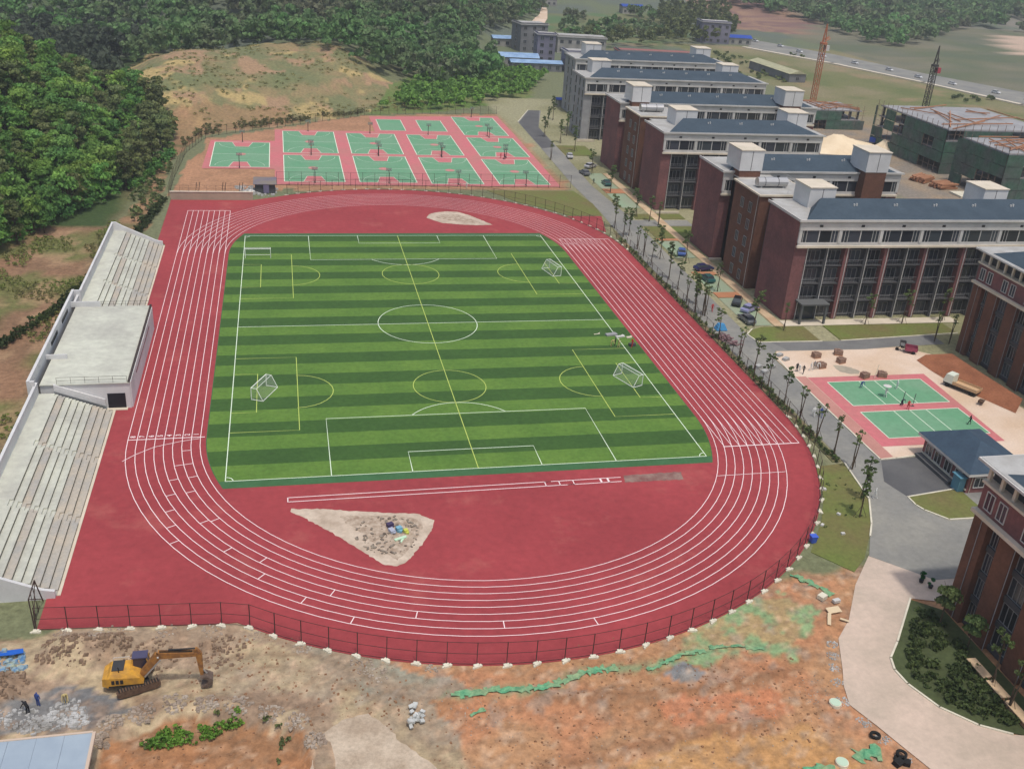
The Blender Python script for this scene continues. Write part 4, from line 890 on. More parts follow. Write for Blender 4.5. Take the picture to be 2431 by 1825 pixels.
def crown_mesh(name, quads, m):
    me = bpy.data.meshes.new(name); v = quads.reshape(-1, 3); n = len(quads)
    me.vertices.add(len(v)); me.vertices.foreach_set('co', v.astype(np.float32).ravel())
    me.loops.add(4*n); me.loops.foreach_set('vertex_index', np.arange(4*n, dtype=np.int32)); me.polygons.add(n)
    me.polygons.foreach_set('loop_start', np.arange(0, 4*n, 4, dtype=np.int32)); me.polygons.foreach_set('loop_total', np.full(n, 4, np.int32))
    me.materials.append(m); me.update(calc_edges=True); return me
def trunk_mb(h_, r0, limbs, seed, sp=1.6):
    rd = random.Random(seed); mb = MB(); p = Vector((0,0,-.3)); top = Vector((rd.uniform(-.2,.2), rd.uniform(-.2,.2), h_*.62)); mb.tube(p, top, r0, r0*.55, 7)
    for k in range(limbs):
        a = 6.283*k/limbs+rd.uniform(-.4,.4); s_ = top.lerp(p, rd.uniform(0,.4)); mb.tube(s_, s_+Vector((math.cos(a)*sp, math.sin(a)*sp, h_*rd.uniform(.2,.36))), r0*.4, r0*.12, 5)
    return mb
FT = []
for k in range(7):
    h_ = [9, 8, 10, 7.5, 9, 11, 8][k]; rd = [3.6, 3.2, 3.4, 3.3, 4.0, 2.6, 3.6][k]
    FT.append((mesh('trunk', trunk_mb(h_, .22, 5, k), BARK), crown_mesh('crown', crown_np(100+k, rd, h_*.92, 18, 1250, .33, h_*.06), LEAF if k < 5 else LEAF2), h_))
def forest_pts(poly, step, jit=.45):
    xs = [p[0] for p in poly]; ys_ = [p[1] for p in poly]
    gx_, gy_ = np.meshgrid(np.arange(float(min(xs)), max(xs), step), np.arange(float(min(ys_)), max(ys_), step)); gx_[1::2] += step/2
    x = gx_.ravel()+rng.uniform(-jit, jit, gx_.size)*step; y = gy_.ravel()+rng.uniform(-jit, jit, gx_.size)*step
    k = inpoly(x, y, poly); return x[k], y[k]
HILL = [(-79,42),(-73,62),(-66,80),(-61.5,92),(-60,104),(-56,128),(-57,150),(-61,168),(-74,190),(-100,215),(-135,260),(-205,290),(-215,200),(-150,60),(-110,34)]
hx, hy = forest_pts(HILL, 4.6); hz = HEIGHT(hx, hy)
dist = np.hypot(hx-CP.x, hy-CP.y)
P2d = np.stack([hx, hy, hz+5], 1)-np.array(CP); dep = P2d@np.array(_f); uu = 1215.5+FPX*(P2d@np.array(_r))/dep; vv = 912.5-FPX*(P2d@np.array(_u))/dep
inv = (uu > -40) & (uu < 2470) & (vv > -60)
order = np.argsort(dist+np.where(inv, 0, 1e4)); near = order[:285]
TL = ['bright green broadleaf tree in the front edge of the wood on the hill', 'broadleaf tree on the wooded hill slope above the grandstand']
for i in near:
    k = int(rng.integers(0, 7)); tm, cm, h_ = FT[k]; s_ = rng.uniform(.65, 1.3)
    if hx[i] > -66 and hy[i] > 85: k = 5+int(rng.integers(0, 2)); tm, cm, h_ = FT[k]; s_ *= .95
    t_ = thing('broadleaf_tree', TL[0] if hx[i] > -78 else TL[1], 'tree', (hx[i], hy[i], hz[i]), rng.uniform(0, 6.28), 'trees in the hillside wood, front edge' if hx[i] > -78 else 'trees in the hillside wood, upper slope')
    t_.scale = (s_*rng.uniform(.9, 1.15), s_*rng.uniform(.9, 1.15), s_)
    link('trunk', tm, t_); link('crown', cm, t_)
def wood(name, label, x, y, rad, hgt, nleaf, size, m, seed):
    z = HEIGHT(x, y); V = [crown_np(seed+k, rad, hgt, 7, nleaf, size, hgt*.12) for k in range(8)]; out = []
    for a, b, c in zip(x, y, z):
        q = V[int(rng.integers(0, 8))]; s_ = rng.uniform(.7, 1.3); an = rng.uniform(0, 6.28); ca_, sa = math.cos(an), math.sin(an)
        r_ = q*s_; out.append(np.stack([r_[..., 0]*ca_-r_[..., 1]*sa+a, r_[..., 0]*sa+r_[..., 1]*ca_+b, r_[..., 2]+c], -1))
    o = link(name, crown_mesh(name, np.concatenate(out), m)); o['kind'] = 'stuff'; tag(o, label, 'wood'); return o
rest = order[285:]; rest = rest[inv[rest] | (dist[rest] < 420)]
wood('hillside_wood', 'green wood covering the top of the hill beside the track', hx[rest], hy[rest], 3.3, 8, 170, .75, LEAF, 300)
vx, vy = forest_pts([(-76,192),(-86,235),(-92,262),(-78,330),(-120,345),(-270,330),(-230,280),(-140,262),(-104,216)], 6.2)
wood('valley_wood', 'grey green wood in the valley between the hill and the mound', vx, vy, 4.0, 9, 130, 1.0, leafmat('leaf_valley', lin(84,96,76), lin(72,80,68), 0), 380)
fx, fy = forest_pts([(-260,300),(-90,300),(-82,252),(-58,268),(-33,286),(-15,266),(4,246),(22,248),(40,250),(52,250),(64,262),(76,300),(70,345),(86,405),(112,455),(158,560),(190,680),(150,760),(-380,760),(-330,420)], 6.6)
wood('distant_forest', 'dark forest covering the hills behind the bare mound', fx, fy, 4.2, 9, 130, .98, LEAF3, 400)
bx, by = forest_pts([(10,200),(40,206),(70,232),(92,286),(60,300),(34,262)], 5); wood('scrub', 'bright green scrub between the ball courts and the village', bx, by, 3.0, 3.6, 120, .6, leafmat('leaf_scrub', lin(128,168,76), lin(100,138,72), 0), 500)
f2x, f2y = forest_pts([(330,640),(420,560),(520,620),(640,560),(760,640),(900,800),(820,980),(420,930),(300,800)], 11); k_ = fbm(f2x, f2y, 120, 61) > .36
wood('far_woods', 'patches of dark woodland on the far hills past the road', f2x[k_], f2y[k_], 7.5, 9, 70, 1.9, LEAF3, 600)
FW = [W('F',x,y,3) for x, y in ((1600,-6),(1680,8),(1730,30),(1800,60),(1880,84),(1950,92),(2020,76),(2090,58),(2100,44),(2030,20),(1950,-10),(1640,-25))]
f5x, f5y = forest_pts([(p.x, p.y) for p in FW], 11); wood('hill_wood', 'dark green wood on the low hill past the far road', f5x, f5y, 7, 8, 110, 1.3, LEAF3, 650)
FW = [W('F',x,y,2) for x, y in ((1420,20),(1560,22),(1600,60),(1560,92),(1440,94),(1240,100),(1230,92),(1430,80))]
f6x, f6y = forest_pts([(p.x, p.y) for p in FW], 8); wood('poplar_grove', 'pale olive trees between the village fields and the store house', f6x, f6y, 3.2, 8, 70, 1.0, LEAF2, 660)
f3x, f3y = forest_pts([(130,415),(215,440),(280,600),(175,560)], 9); k_ = fbm(f3x, f3y, 40, 63) > .5
wood('village_grove', 'groves among the fields behind the village', f3x[k_], f3y[k_], 3.6, 6, 80, 1.1, LEAF3, 700)
f4x, f4y = forest_pts([(200,240),(310,250),(300,330),(255,420),(215,400),(150,240),(160,215)], 7); k_ = fbm(f4x, f4y, 30, 64) > .55
wood('field_bushes', 'low bushes dotted over the waste grass by the far road', f4x[k_], f4y[k_], 1.6, 1.3, 50, .5, LEAF2, 720)
# shrubs and rough growth on slopes
def growth(name, label, poly, step, rad, hgt, nleaf, size, m, seed, thr=.5, nsc=7):
    x, y = forest_pts(poly, step); k = fbm(x, y, nsc, seed) > thr
    if k.sum(): wood(name, label, x[k], y[k], rad, hgt, nleaf, size, m, seed)
growth('slope_scrub', 'low scrub on the earth slope behind the grandstand', [(-63,-80),(-62,48),(-60,76),(-66,80),(-76,52),(-84,34),(-95,-80)], 1.4, .7, .6, 30, .17, leafmat('leaf_slope', lin(128,142,76), lin(140,132,92), 0, .1), 810, .56, 10)
growth('forest_edge_scrub', 'bushes under the front edge of the hillside wood', [(-84,36),(-76,56),(-69,74),(-61,90),(-58,104),(-54.5,130),(-57,132),(-64,104),(-70,88),(-80,66),(-92,44)], 2.0, 1.5, 2.2, 70, .32, LEAF, 815, .3, 6)
DT = [W('F',x,y,2.0) for x, y in ((-10,735),(60,690),(130,640),(190,590),(230,545),(290,490),(335,440),(352,415))]
growth('ditch_hedge', 'dark line of brush along the drainage ditch behind the stand', [(p.x-.9,p.y) for p in DT]+[(p.x+.9,p.y) for p in DT[::-1]], .8, .7, 1.0, 44, .2, leafmat('leaf_ditch', lin(70,84,46), lin(58,70,44), 0), 817, .15)
growth('mound_scrub', 'dry scrub scattered over the bare mound', [(-56,160),(-27,172),(4,195),(30,202),(20,250),(-20,310),(-75,320),(-80,230)], 3.2, 1.0, .35, 26, .2, leafmat('leaf_mound', lin(164,154,106), lin(138,142,94), 0, .06), 820, .5, 14)
growth('fence_scrub', 'dark scrub along the fence line behind the ball courts', [(-56,130),(-51,148),(-45,157),(-27,169),(4,193),(4,197),(-30,174),(-50,162),(-58,140)], 1.7, .9, .9, 44, .24, leafmat('leaf_fence', lin(126,122,86), lin(112,116,78), 0), 830, .42)
growth('fence_scrub', 'scrub between the grandstand end and the dark trees', [(-55,50),(-54.6,130),(-58,130),(-62,80),(-58,56)], 1.8, .8, 1.2, 34, .3, LEAF2, 835, .45)
growth('pit_weeds', 'green weeds in the muddy hollow in front of the fence', [(-40,-97.6),(-37.5,-96),(-33.5,-96.4),(-31,-95),(-30.5,-96.2),(-34,-98),(-38,-98.4)], .45, .4, .5, 40, .12, leafmat('leaf_weed', lin(120,160,66), lin(96,134,58), 0), 840, .25)
growth('bank_weeds', 'weeds on the stony bank beside the excavator', [(-42,-96),(-36,-93.4),(-29,-95.5),(-25.5,-99),(-27,-102),(-33,-95),(-41,-99)], .9, .35, .35, 26, .13, LEAF2, 845, .55, 3)
growth('hedge', 'low dark planting under the trees by the concrete road', [(46,-88.6),(40.6,-95),(38.6,-97.5),(38.2,-100),(39.6,-104),(42,-106.6),(46.5,-108.5),(46.8,-90)], .75, .55, .6, 44, .16, leafmat('leaf_hedge', lin(88,102,60), lin(70,84,52), 0), 850, .34, 3)
growth('verge_shrubs', 'small shrubs in the planting strip along the track fence', [(52.5,-56),(53.7,-56),(53.8,-40),(53.2,0),(53.5,52),(52.5,52)], .75, .42, .7, 40, .15, LEAF4, 860, .42, 3)
growth('lawn_tufts', 'tufts of rough grass on the lawn by the curve', [(46,-64),(53,-58),(52,-66),(47,-74),(42,-80),(39,-77.5)], 1.3, .3, .25, 16, .1, LEAF2, 870, .55, 3)
# street trees, freshly planted and hard pruned
def make_street(k):
    rd = random.Random(40+k); h_ = [6.2, 5.4, 6.8, 5.8, 7.2][k]; t_ = thing('street_tree', 'x', 'tree')
    mb = MB(); tops = []
    if k in (1, 3):
        for s_ in (-1, 1):
            q = Vector((s_*.55+rd.uniform(-.1,.1), rd.uniform(-.3,.3), h_)); m_ = Vector((s_*.2, 0, h_*.45)); mb.tube((0,0,-.2), m_, .11, .09, 6); mb.tube(m_, q, .09, .04, 6); tops += [q, m_.lerp(q, .6)]
    else:
        q = Vector((rd.uniform(-.3,.3), rd.uniform(-.3,.3), h_)); mb.tube((0,0,-.2), q, .12, .04, 6)
        for i in range(5):
            s_ = Vector((0,0,0)).lerp(q, .55+.09*i); a = rd.uniform(0, 6.28); e_ = s_+Vector((math.cos(a)*.7, math.sin(a)*.7, .7)); mb.tube(s_, e_, .05, .02, 5); tops.append(e_)
        tops.append(q)
    for s_ in (-1, 1): mb.tube((s_*.9, .3*s_, 0), (0, 0, 2.0), .035, .035, 4)
    obj('trunk', mb, BARK, t_, world=False); g_ = []
    for i, q in enumerate(tops): 
        c_ = crown_np(900+k*20+i, .62 if k != 4 else .8, .9, 4, 80 if k not in (1,3) else 40, .15, -.4); g_.append(c_+np.array(q))
    if k in (2, 4):
        for i in range(5): g_.append(crown_np(970+i, .65, 1.1, 4, 56, .15, 0)+np.array([0, 0, h_*.42+i*.65]))
    o = link('crown', crown_mesh('crown', np.concatenate(g_), LEAF4), t_); return t_
ST = [make_street(k) for k in range(5)]
trees = [('P5',620,600,1),('P5',755,740,0),('P5',885,900,0),('P5',1045,1050,0),('P5',1190,1190,3),('P5',1350,1370,1),('P5',1510,1540,3),('P5',1690,1655,1),('P6',660,1530,0),('P7',650,510,2),
  ('P3',1320,1290,2),('P3',1235,1280,1),('P3',1390,1390,1),('P3',1150,1150,0),('P3',1070,1050,4),('P3',985,860,4),('P3',900,920,0),('P3',830,830,3),('P3',770,770,1),('P3',690,640,4),('P3',640,650,4),('P3',555,570,4),
  ('P3',1530,1170,0),('P3',1875,1500,2),('P3',1230,890,0),('P3',970,540,1),('P3',885,500,0),('P3',760,460,2),('P3',515,230,4),('P3',2160,1540,3),('Q3',1520,400,4),('Q3',1370,340,2),('Q3',1655,480,4),('Q3',1820,700,0),('Q3',1400,250,4),('Q3',1450,180,4),('Q3',1580,330,4),
  ('Q3',1430,560,1),('P5',420,430,0),('P5',200,170,2),('P5',290,200,1),('P4',1360,1640,3),('P4',1430,1450,0),('P4',700,1480,0),('P4',1050,1470,0),('P6',1500,60,3),('P8',1900,880,0),('P8',2060,1100,3)]
slab = ['bare forked street tree', 'thin tufted street tree']
for i, (c, x, y, k) in enumerate(trees):
    p = W(c, x, y)
    if p.y < -84: lb, gp_ = 'young tree planted in the dark bed beside the curved concrete road', 'young trees in the bed'
    elif p.x > 69: lb, gp_ = 'thin young tree on the lawn along the dormitory front', 'young trees by the dormitory lawn'
    elif p.x > 60: lb, gp_ = 'young tree between the parking bays and the dormitory ends', 'young trees by the parking bays'
    elif k in (1, 3): lb, gp_ = 'forked, nearly bare street tree beside the track fence', 'forked street trees along the track fence'
    elif k == 4: lb, gp_ = 'leafy columnar street tree beside the road along the track', 'columnar street trees along the road'
    else: lb, gp_ = 'single-stemmed tufted street tree beside the track fence', 'tufted street trees along the track fence'
    place(ST[k], (p.x, p.y, .03), rng.uniform(0, 6.28), lb, gp_, float(rng.uniform(.9, 1.12)))
# one leafy tree at the right teaching block and the small palm-like plants in pots
for (x, y, s_, lb) in [(46.4,-92.4,.62,'bushy tree in the bed against the teaching block, near the concrete pad'),(46.9,-96.8,.55,'bushy tree in the bed against the teaching block, near the tan wall')]:
    t_ = thing('garden_tree', lb, 'tree', (x, y, 0), 1.0); t_.scale = (s_*.8, s_*.8, s_); link('trunk', FT[5][0], t_); link('crown', crown_mesh('crown', crown_np(1200+int(x), 3.6, 7, 12, 900, .42, 2), LEAF4), t_)
# basketball hoops
def make_hoop():
    t_ = thing('basketball_hoop', 'x', 'hoop')
    obj('stand', MB().tube((0,0,0),(0,0,2.9),.1).tube((0,0,2.7),(0,1.3,3.2),.08).tube((0,-.5,.1),(0,.5,.1),.15), DARK, t_, world=False)
    obj('backboard', MB().box(-.8,.8,1.3,1.34,2.95,3.85), see_through('board', lin(130,146,140), .4), t_, world=False)
    obj('rim', MB().path([(.23*math.cos(a), 1.62+.23*math.sin(a), 3.05) for a in np.linspace(0, 6.283, 9)], .03, 4), mat('rim', lin(190,80,50), .5), t_, world=False); return t_
hp = make_hoop()
rowl = {0:'lone court by the rubble', 1:'court row beside the track', 2:'middle court row', 3:'court by the road bend'}
for i, (x0, x1, y0, y1) in enumerate(CG):
    rw = 0 if i == 0 else (3 if i == 9 else (1 if y0 < 110 else 2))
    for yy, a in ((y0-.8, 0), (y1+.8, math.pi)): place(hp, ((x0+x1)/2, yy, .03), a, 'basketball hoop on the '+rowl[rw]+', '+('stadium end' if a == 0 else 'hill end'), 'basketball hoops')
# shrubs and pots on lot
# ---------------------------------------------------------------- vehicles
def make_car(cm, kind='car'):
    t_ = thing('parked_car', 'x', 'car'); L_, w_ = (4.5, .88); hz = 1.45 if kind == 'car' else 1.7
    side = [(-2.2,.35),(-2.25,.75),(-2.1,.98),(-1.2,1.02),(1.0,.98),(1.9,.85),(2.25,.7),(2.25,.35)]
    n = len(side); mb = MB().add([(x,-w_,z) for x, z in side]+[(x,w_,z) for x, z in side], [tuple(range(n)), tuple(range(2*n-1,n-1,-1))]+[(i,n+i,n+(i+1)%n,(i+1)%n) for i in range(n)])
    obj('body', mb, cm, t_, world=False)
    cab = [(-1.9 if kind != 'car' else -1.7,1.0,w_-.04),(1.05,.98,w_-.04),(.35,hz,w_-.2),(-1.4,hz,w_-.2)]
    mb = MB().add([(x,-y,z) for x, z, y in cab]+[(x,y,z) for x, z, y in cab], [(0,1,2,3),(7,6,5,4),(1,5,6,2),(3,7,4,0)]); obj('windows', mb, GLASS, t_, world=False)
    obj('roof', MB().box(-1.42,.38,-w_+.19,w_-.19,hz,hz+.04), cm, t_, world=False)
    for x in (-1.35,1.4):
        for s_ in (-1, 1):
            wh = obj('wheel', MB().tube((x,s_*.7,.32),(x,s_*.9,.32),.32,n=12), TYRE, t_, world=False); obj('rim', MB().tube((x,s_*.9,.32),(x,s_*.905,.32),.2,n=8), STEEL, wh, world=False)
    for s_ in (-1, 1): obj('headlight', MB().box(2.22,2.27,s_*.6-.18,s_*.6+.18,.6,.75), WHITEP, t_, world=False)
    return t_
CM = {n: mat('car_'+n, lin(*c), .25, spec=.6) for n, c in dict(navy=(40,46,92), teal=(44,92,92), black=(32,34,36), silver=(186,186,190), lilac=(150,150,190), blue=(70,100,170), white=(220,220,220), grey=(110,112,116)).items()}
for n, kd, x, y, a, lb in [('navy','car',65.4,27.2,10,'dark navy car parked across the soil strip by the footpath'),('teal','car',63.6,20.6,95,'dark teal car in the second parking bay from the side road'),('black','suv',64.6,6.8,60,'black van-like car at the top of the bay nearest the side road'),('lilac','car',65.6,2.9,35,'pale lilac car next to the black one'),
        ('blue','car',64.4,38.2,70,'blue car in the bay beside the crossing lane'),('silver','car',65.6,119,40,'silver car near the crossing by the stair block'),('grey','car',61.4,110.8,100,'grey car parked on the roadside beyond the bays'),('teal','car',64.6,99.2,90,'teal car in the far green parking bay'),('silver','car',62.4,131.5,80,'silver car on the road beside the far lawn'),('grey','car',62.6,-2.4,95,'grey low car at the near end of the first bay')]:
    c = make_car(CM[n], kd); c.location = (x, y, .03); c.rotation_euler = (0,0,R(a)); c['label'] = lb; c['group'] = 'cars parked by the dormitories'
for i in range(10):     # vehicles on the far road
    q = i/9; x, y = 272+(330-272)*q, 452+(262-452)*q
    c = make_car(CM[['white','silver','grey','white'][i % 4]]) if i == 0 else copy_tree(farcar)
    if i == 0: farcar = c
    c.location = (x-3+rng.uniform(-4,4), y+rng.uniform(-3,3), .06); c.rotation_euler = (0,0,R(-72)); c['label'] = 'pale vehicle standing on the far road behind the building site'; c['group'] = 'vehicles on the far road'
# dump truck on the red soil
tr = thing('small_truck', 'small flat-bed truck with a white cab beside the red soil bank', 'truck', (88.2,-34.5,.03), R(118))
def o_(n, mb, m, p=tr): return obj(n, mb, m, p, world=False)
o_('chassis', MB().box(-3.4,2.6,-.9,.9,.5,.8), DARK); o_('flat_bed', MB().box(-3.5,.9,-1.05,1.05,.8,.95).box(-3.5,.9,-1.05,-1.0,.95,1.35).box(-3.5,.9,1.0,1.05,.95,1.35).box(-3.5,-3.45,-1.0,1.0,.95,1.35), mat('bed_tan', lin(196,164,128), .8))
cb = o_('cab', MB().add([(1.0,-1,.8),(2.7,-1,.8),(2.7,1,.8),(1.0,1,.8),(1.0,-.95,2.3),(2.3,-.95,2.3),(2.3,.95,2.3),(1.0,.95,2.3)], [(0,1,5,4),(1,2,6,5),(2,3,7,6),(3,0,4,7),(4,5,6,7)]), mat('cab_white', lin(214,220,206), .5)); o_('windscreen', MB().add([(2.68,-.85,1.2),(2.68,.85,1.2),(2.38,.8,2.1),(2.38,-.8,2.1)], [(0,1,2,3)]), GLASS, cb)
for x in (-2.6,1.8):
    for s_ in (-1, 1): o_('wheel', MB().tube((x,s_*.72,.42),(x,s_*1.0,.42),.42,n=12), TYRE)
tc = thing('motor_tricycle', 'dark red cargo tricycle parked where the sand lot meets the side road', 'tricycle', (87.6,-18.6,.03), R(150)); RED3 = mat('trike_red', lin(150,70,92), .6)
def o_(n, mb, m, p=tc): return obj(n, mb, m, p, world=False)
o_('cargo_box', MB().box(-2.0,.2,-.9,.9,.55,.65).box(-2.0,.2,-.9,-.84,.65,1.3).box(-2.0,.2,.84,.9,.65,1.3).box(-2.0,-1.94,-.84,.84,.65,1.3).box(.14,.2,-.84,.84,.65,1.3), RED3); o_('seat', MB().box(.35,.95,-.3,.3,.7,.95), DARK); o_('fork', MB().tube((1.1,0,1.0),(1.55,0,.3),.06).tube((1.05,-.4,1.1),(1.05,.4,1.1),.04), DARK); o_('canopy', MB().box(.2,1.3,-.6,.6,1.9,1.98).tube((.3,-.5,.7),(.3,-.5,1.9),.03).tube((.3,.5,.7),(.3,.5,1.9),.03).tube((1.2,-.5,1.0),(1.2,-.5,1.9),.03).tube((1.2,.5,1.0),(1.2,.5,1.9),.03), DARK)
for p, q in (((-1.3,-.75,.32),(-1.3,-.9,.32)),((-1.3,.75,.32),(-1.3,.9,.32)),((1.55,-.06,.32),(1.55,.06,.32))): o_('wheel', MB().tube(p, q, .32, n=12), TYRE)
# excavator
ex = thing('excavator', 'yellow crawler excavator with its arm folded down to the mud in front of the fence', 'excavator', (-40.9,-89.7,.0), 0)
ZB = float(HEIGHT(np.array([-40.9]), np.array([-89.7]))[0])+.05; ex.location.z = ZB
def o_(n, mb, m, p=ex): return obj(n, mb, m, p, world=False)
ta = R(19)
def rot(x, y, a=ta): return (x*math.cos(a)-y*math.sin(a), x*math.sin(a)+y*math.cos(a))
RUST = mat('track_rust', lin(110,88,72), .9, lin(84,64,52), 4, coord='object')
for s_ in (-1, 1):
    prof = [(-2.0,.25),(-1.75,.02),(1.75,.02),(2.0,.25),(2.05,.5),(1.75,.82),(-1.75,.82),(-2.05,.5)]; n = len(prof); V = []
    for yy in (s_*1.25-.27, s_*1.25+.27):
        for x, z in prof: q = rot(x, yy); V.append((q[0], q[1], z))
    tk = o_('crawler_track', MB().add(V, [tuple(range(n)), tuple(range(2*n-1,n-1,-1))]+[(i,n+i,n+(i+1)%n,(i+1)%n) for i in range(n)]), RUST)
    mb = MB()
    for i in range(15): q = rot(-1.8+i*.257, s_*1.25); mb.obox((q[0], q[1], .84), .12, .56, .05, ta)
    o_('track_shoes', mb, TYRE, tk)
q = rot(0, 0); o_('undercarriage', MB().obox((0,0,.6), 2.2, 2.2, .45, ta), DARK)
bd = o_('upper_body', MB().add([(-2.35,-1.2,1.0),(.9,-1.2,1.0),(.9,1.2,1.0),(-2.35,1.2,1.0),(-2.4,-1.2,1.9),(.6,-1.2,1.75),(.6,1.2,1.75),(-2.4,1.2,1.9),(-2.1,-.95,2.25),(-.4,-.95,2.25),(-.4,.95,2.25),(-2.1,.95,2.25)], [(0,1,5,4),(1,2,6,5),(2,3,7,6),(3,0,4,7),(4,5,9,8),(5,6,10,9),(6,7,11,10),(7,4,8,11),(8,9,10,11),(3,2,1,0)]), YEL)
o_('counterweight', MB().add([(-2.9,-.95,.85),(-2.3,-1.22,.8),(-2.3,1.22,.8),(-2.9,.95,.85),(-2.85,-.95,1.7),(-2.3,-1.22,1.95),(-2.3,1.22,1.95),(-2.85,.95,1.7)], [(0,1,5,4),(1,2,6,5),(2,3,7,6),(3,0,4,7),(4,5,6,7),(3,2,1,0)]), YEL)
o_('engine_hood', MB().box(-2.0,-.9,-.55,.9,2.26,2.34), mat('hood_dark', lin(60,60,62), .6), bd); o_('handrail', MB().path([(-2.0,1.0,2.2),(-2.0,1.0,2.6),(-.5,1.0,2.6),(-.5,1.0,2.2)], .03, 4), WHITEP, bd)
o_('skirt', MB().box(-2.3,.8,-1.15,1.15,.85,.998), DARK)
cb = o_('cab', MB().add([(-.2,.15,1.2),(1.5,.15,1.2),(1.5,1.2,1.2),(-.2,1.2,1.2),(-.1,.2,2.95),(1.15,.2,2.95),(1.15,1.15,2.95),(-.1,1.15,2.95)], [(0,1,5,4),(1,2,6,5),(2,3,7,6),(3,0,4,7)]), mat('cab_glass', lin(52,50,66), .2, spec=.6)); o_('cab_roof', MB().box(-.18,1.25,.12,1.22,2.95,3.05), mat('cab_roof', lin(76,74,100), .5), cb)
def beam(pts, w_, hs, m, name, par=ex):
    mb = MB()
    for (a, b, h0, h1) in zip(pts, pts[1:], hs, hs[1:]):
        a, b = Vector(a), Vector(b); d = (b-a).normalized(); u_ = Vector((0,1,0)).cross(d).normalized()*-1; y_ = Vector((0, w_/2, 0)).normalized()*w_/2
        V = [c+s_*u_*h/2+t_*y_ for c, h in ((a, h0), (b, h1)) for s_, t_ in ((-1,-1),(-1,1),(1,1),(1,-1))]
        mb.add(V, [(0,1,2,3),(7,6,5,4),(0,4,5,1),(1,5,6,2),(2,6,7,3),(3,7,4,0)])
    return obj(name, mb, m, par, world=False)
BROWN = mat('arm_brown', lin(166,116,60), .6, lin(120,84,56), 2, coord='object')
bm = beam([(.7,-.35,1.5),(2.4,-.4,3.7),(6.1,-.9,3.9)], .5, [.5,.75,.4], BROWN, 'boom')
for s_ in (-.28, .28): o_('boom_cylinder', MB().tube((1.0,-.35+s_,1.3),(2.6,-.45+s_,3.3),.09), STEEL, bm)
st = beam([(5.9,-.9,4.5),(6.2,-.9,3.8),(6.35,-1.0,1.3)], .36, [.3,.6,.3], BROWN, 'stick'); o_('stick_cylinder', MB().tube((3.4,-.55,4.3),(5.9,-.9,4.5),.09), DARK, st)
o_('bucket', MB().add([(x, y, z) for y in (-1.55,-.45) for x, z in ((6.2,1.35),(6.7,1.4),(7.35,1.0),(7.3,.3),(6.8,.0),(6.2,.1),(6.75,.45),(6.95,.9))], [(0,1,2,3,4,5,6,7),(15,14,13,12,11,10,9,8)]+[(i,8+i,8+(i+1)%8,(i+1)%8) for i in range(8)]), mat('bucket', lin(112,96,86), .7, lin(84,70,62), 3, coord='object'))
o_('bucket_link', MB().tube((6.25,-1.0,2.3),(6.8,-1.0,1.4),.08), STEEL, st)

o_('exhaust', MB().tube((-1.3,-.75,2.25),(-1.3,-.75,2.75),.06).tube((-1.3,-.75,2.75),(-1.38,-.75,2.85),.06), DARK, bd)
for x_ in (-2.0,-1.6,-1.2): o_('side_vent', MB().box(x_,x_+.28,-1.235,-1.2,1.2,1.65), DARK, bd)
for (a_, b_) in (((-.2,1.2),(-.1,1.15)),((1.5,1.2),(1.15,1.15)),((-.2,.15),(-.1,.2)),((1.5,.15),(1.15,.2))): o_('cab_pillar', MB().tube((*a_,1.2),(*b_,2.95),.05,n=4), YEL, cb)
o_('hydraulic_hose', MB().path([(.9,-.3,1.8),(1.9,-.3,3.5),(2.6,-.4,4.15),(5.6,-.8,4.2)], .035, 4).path([(.9,-.45,1.8),(1.9,-.5,3.5),(2.6,-.6,4.15),(5.6,-.95,4.2)], .035, 4), TYRE, bm)
o_('boom_lamp', MB().box(2.3,2.45,-.75,-.62,3.5,3.65), WHITEP, bm)
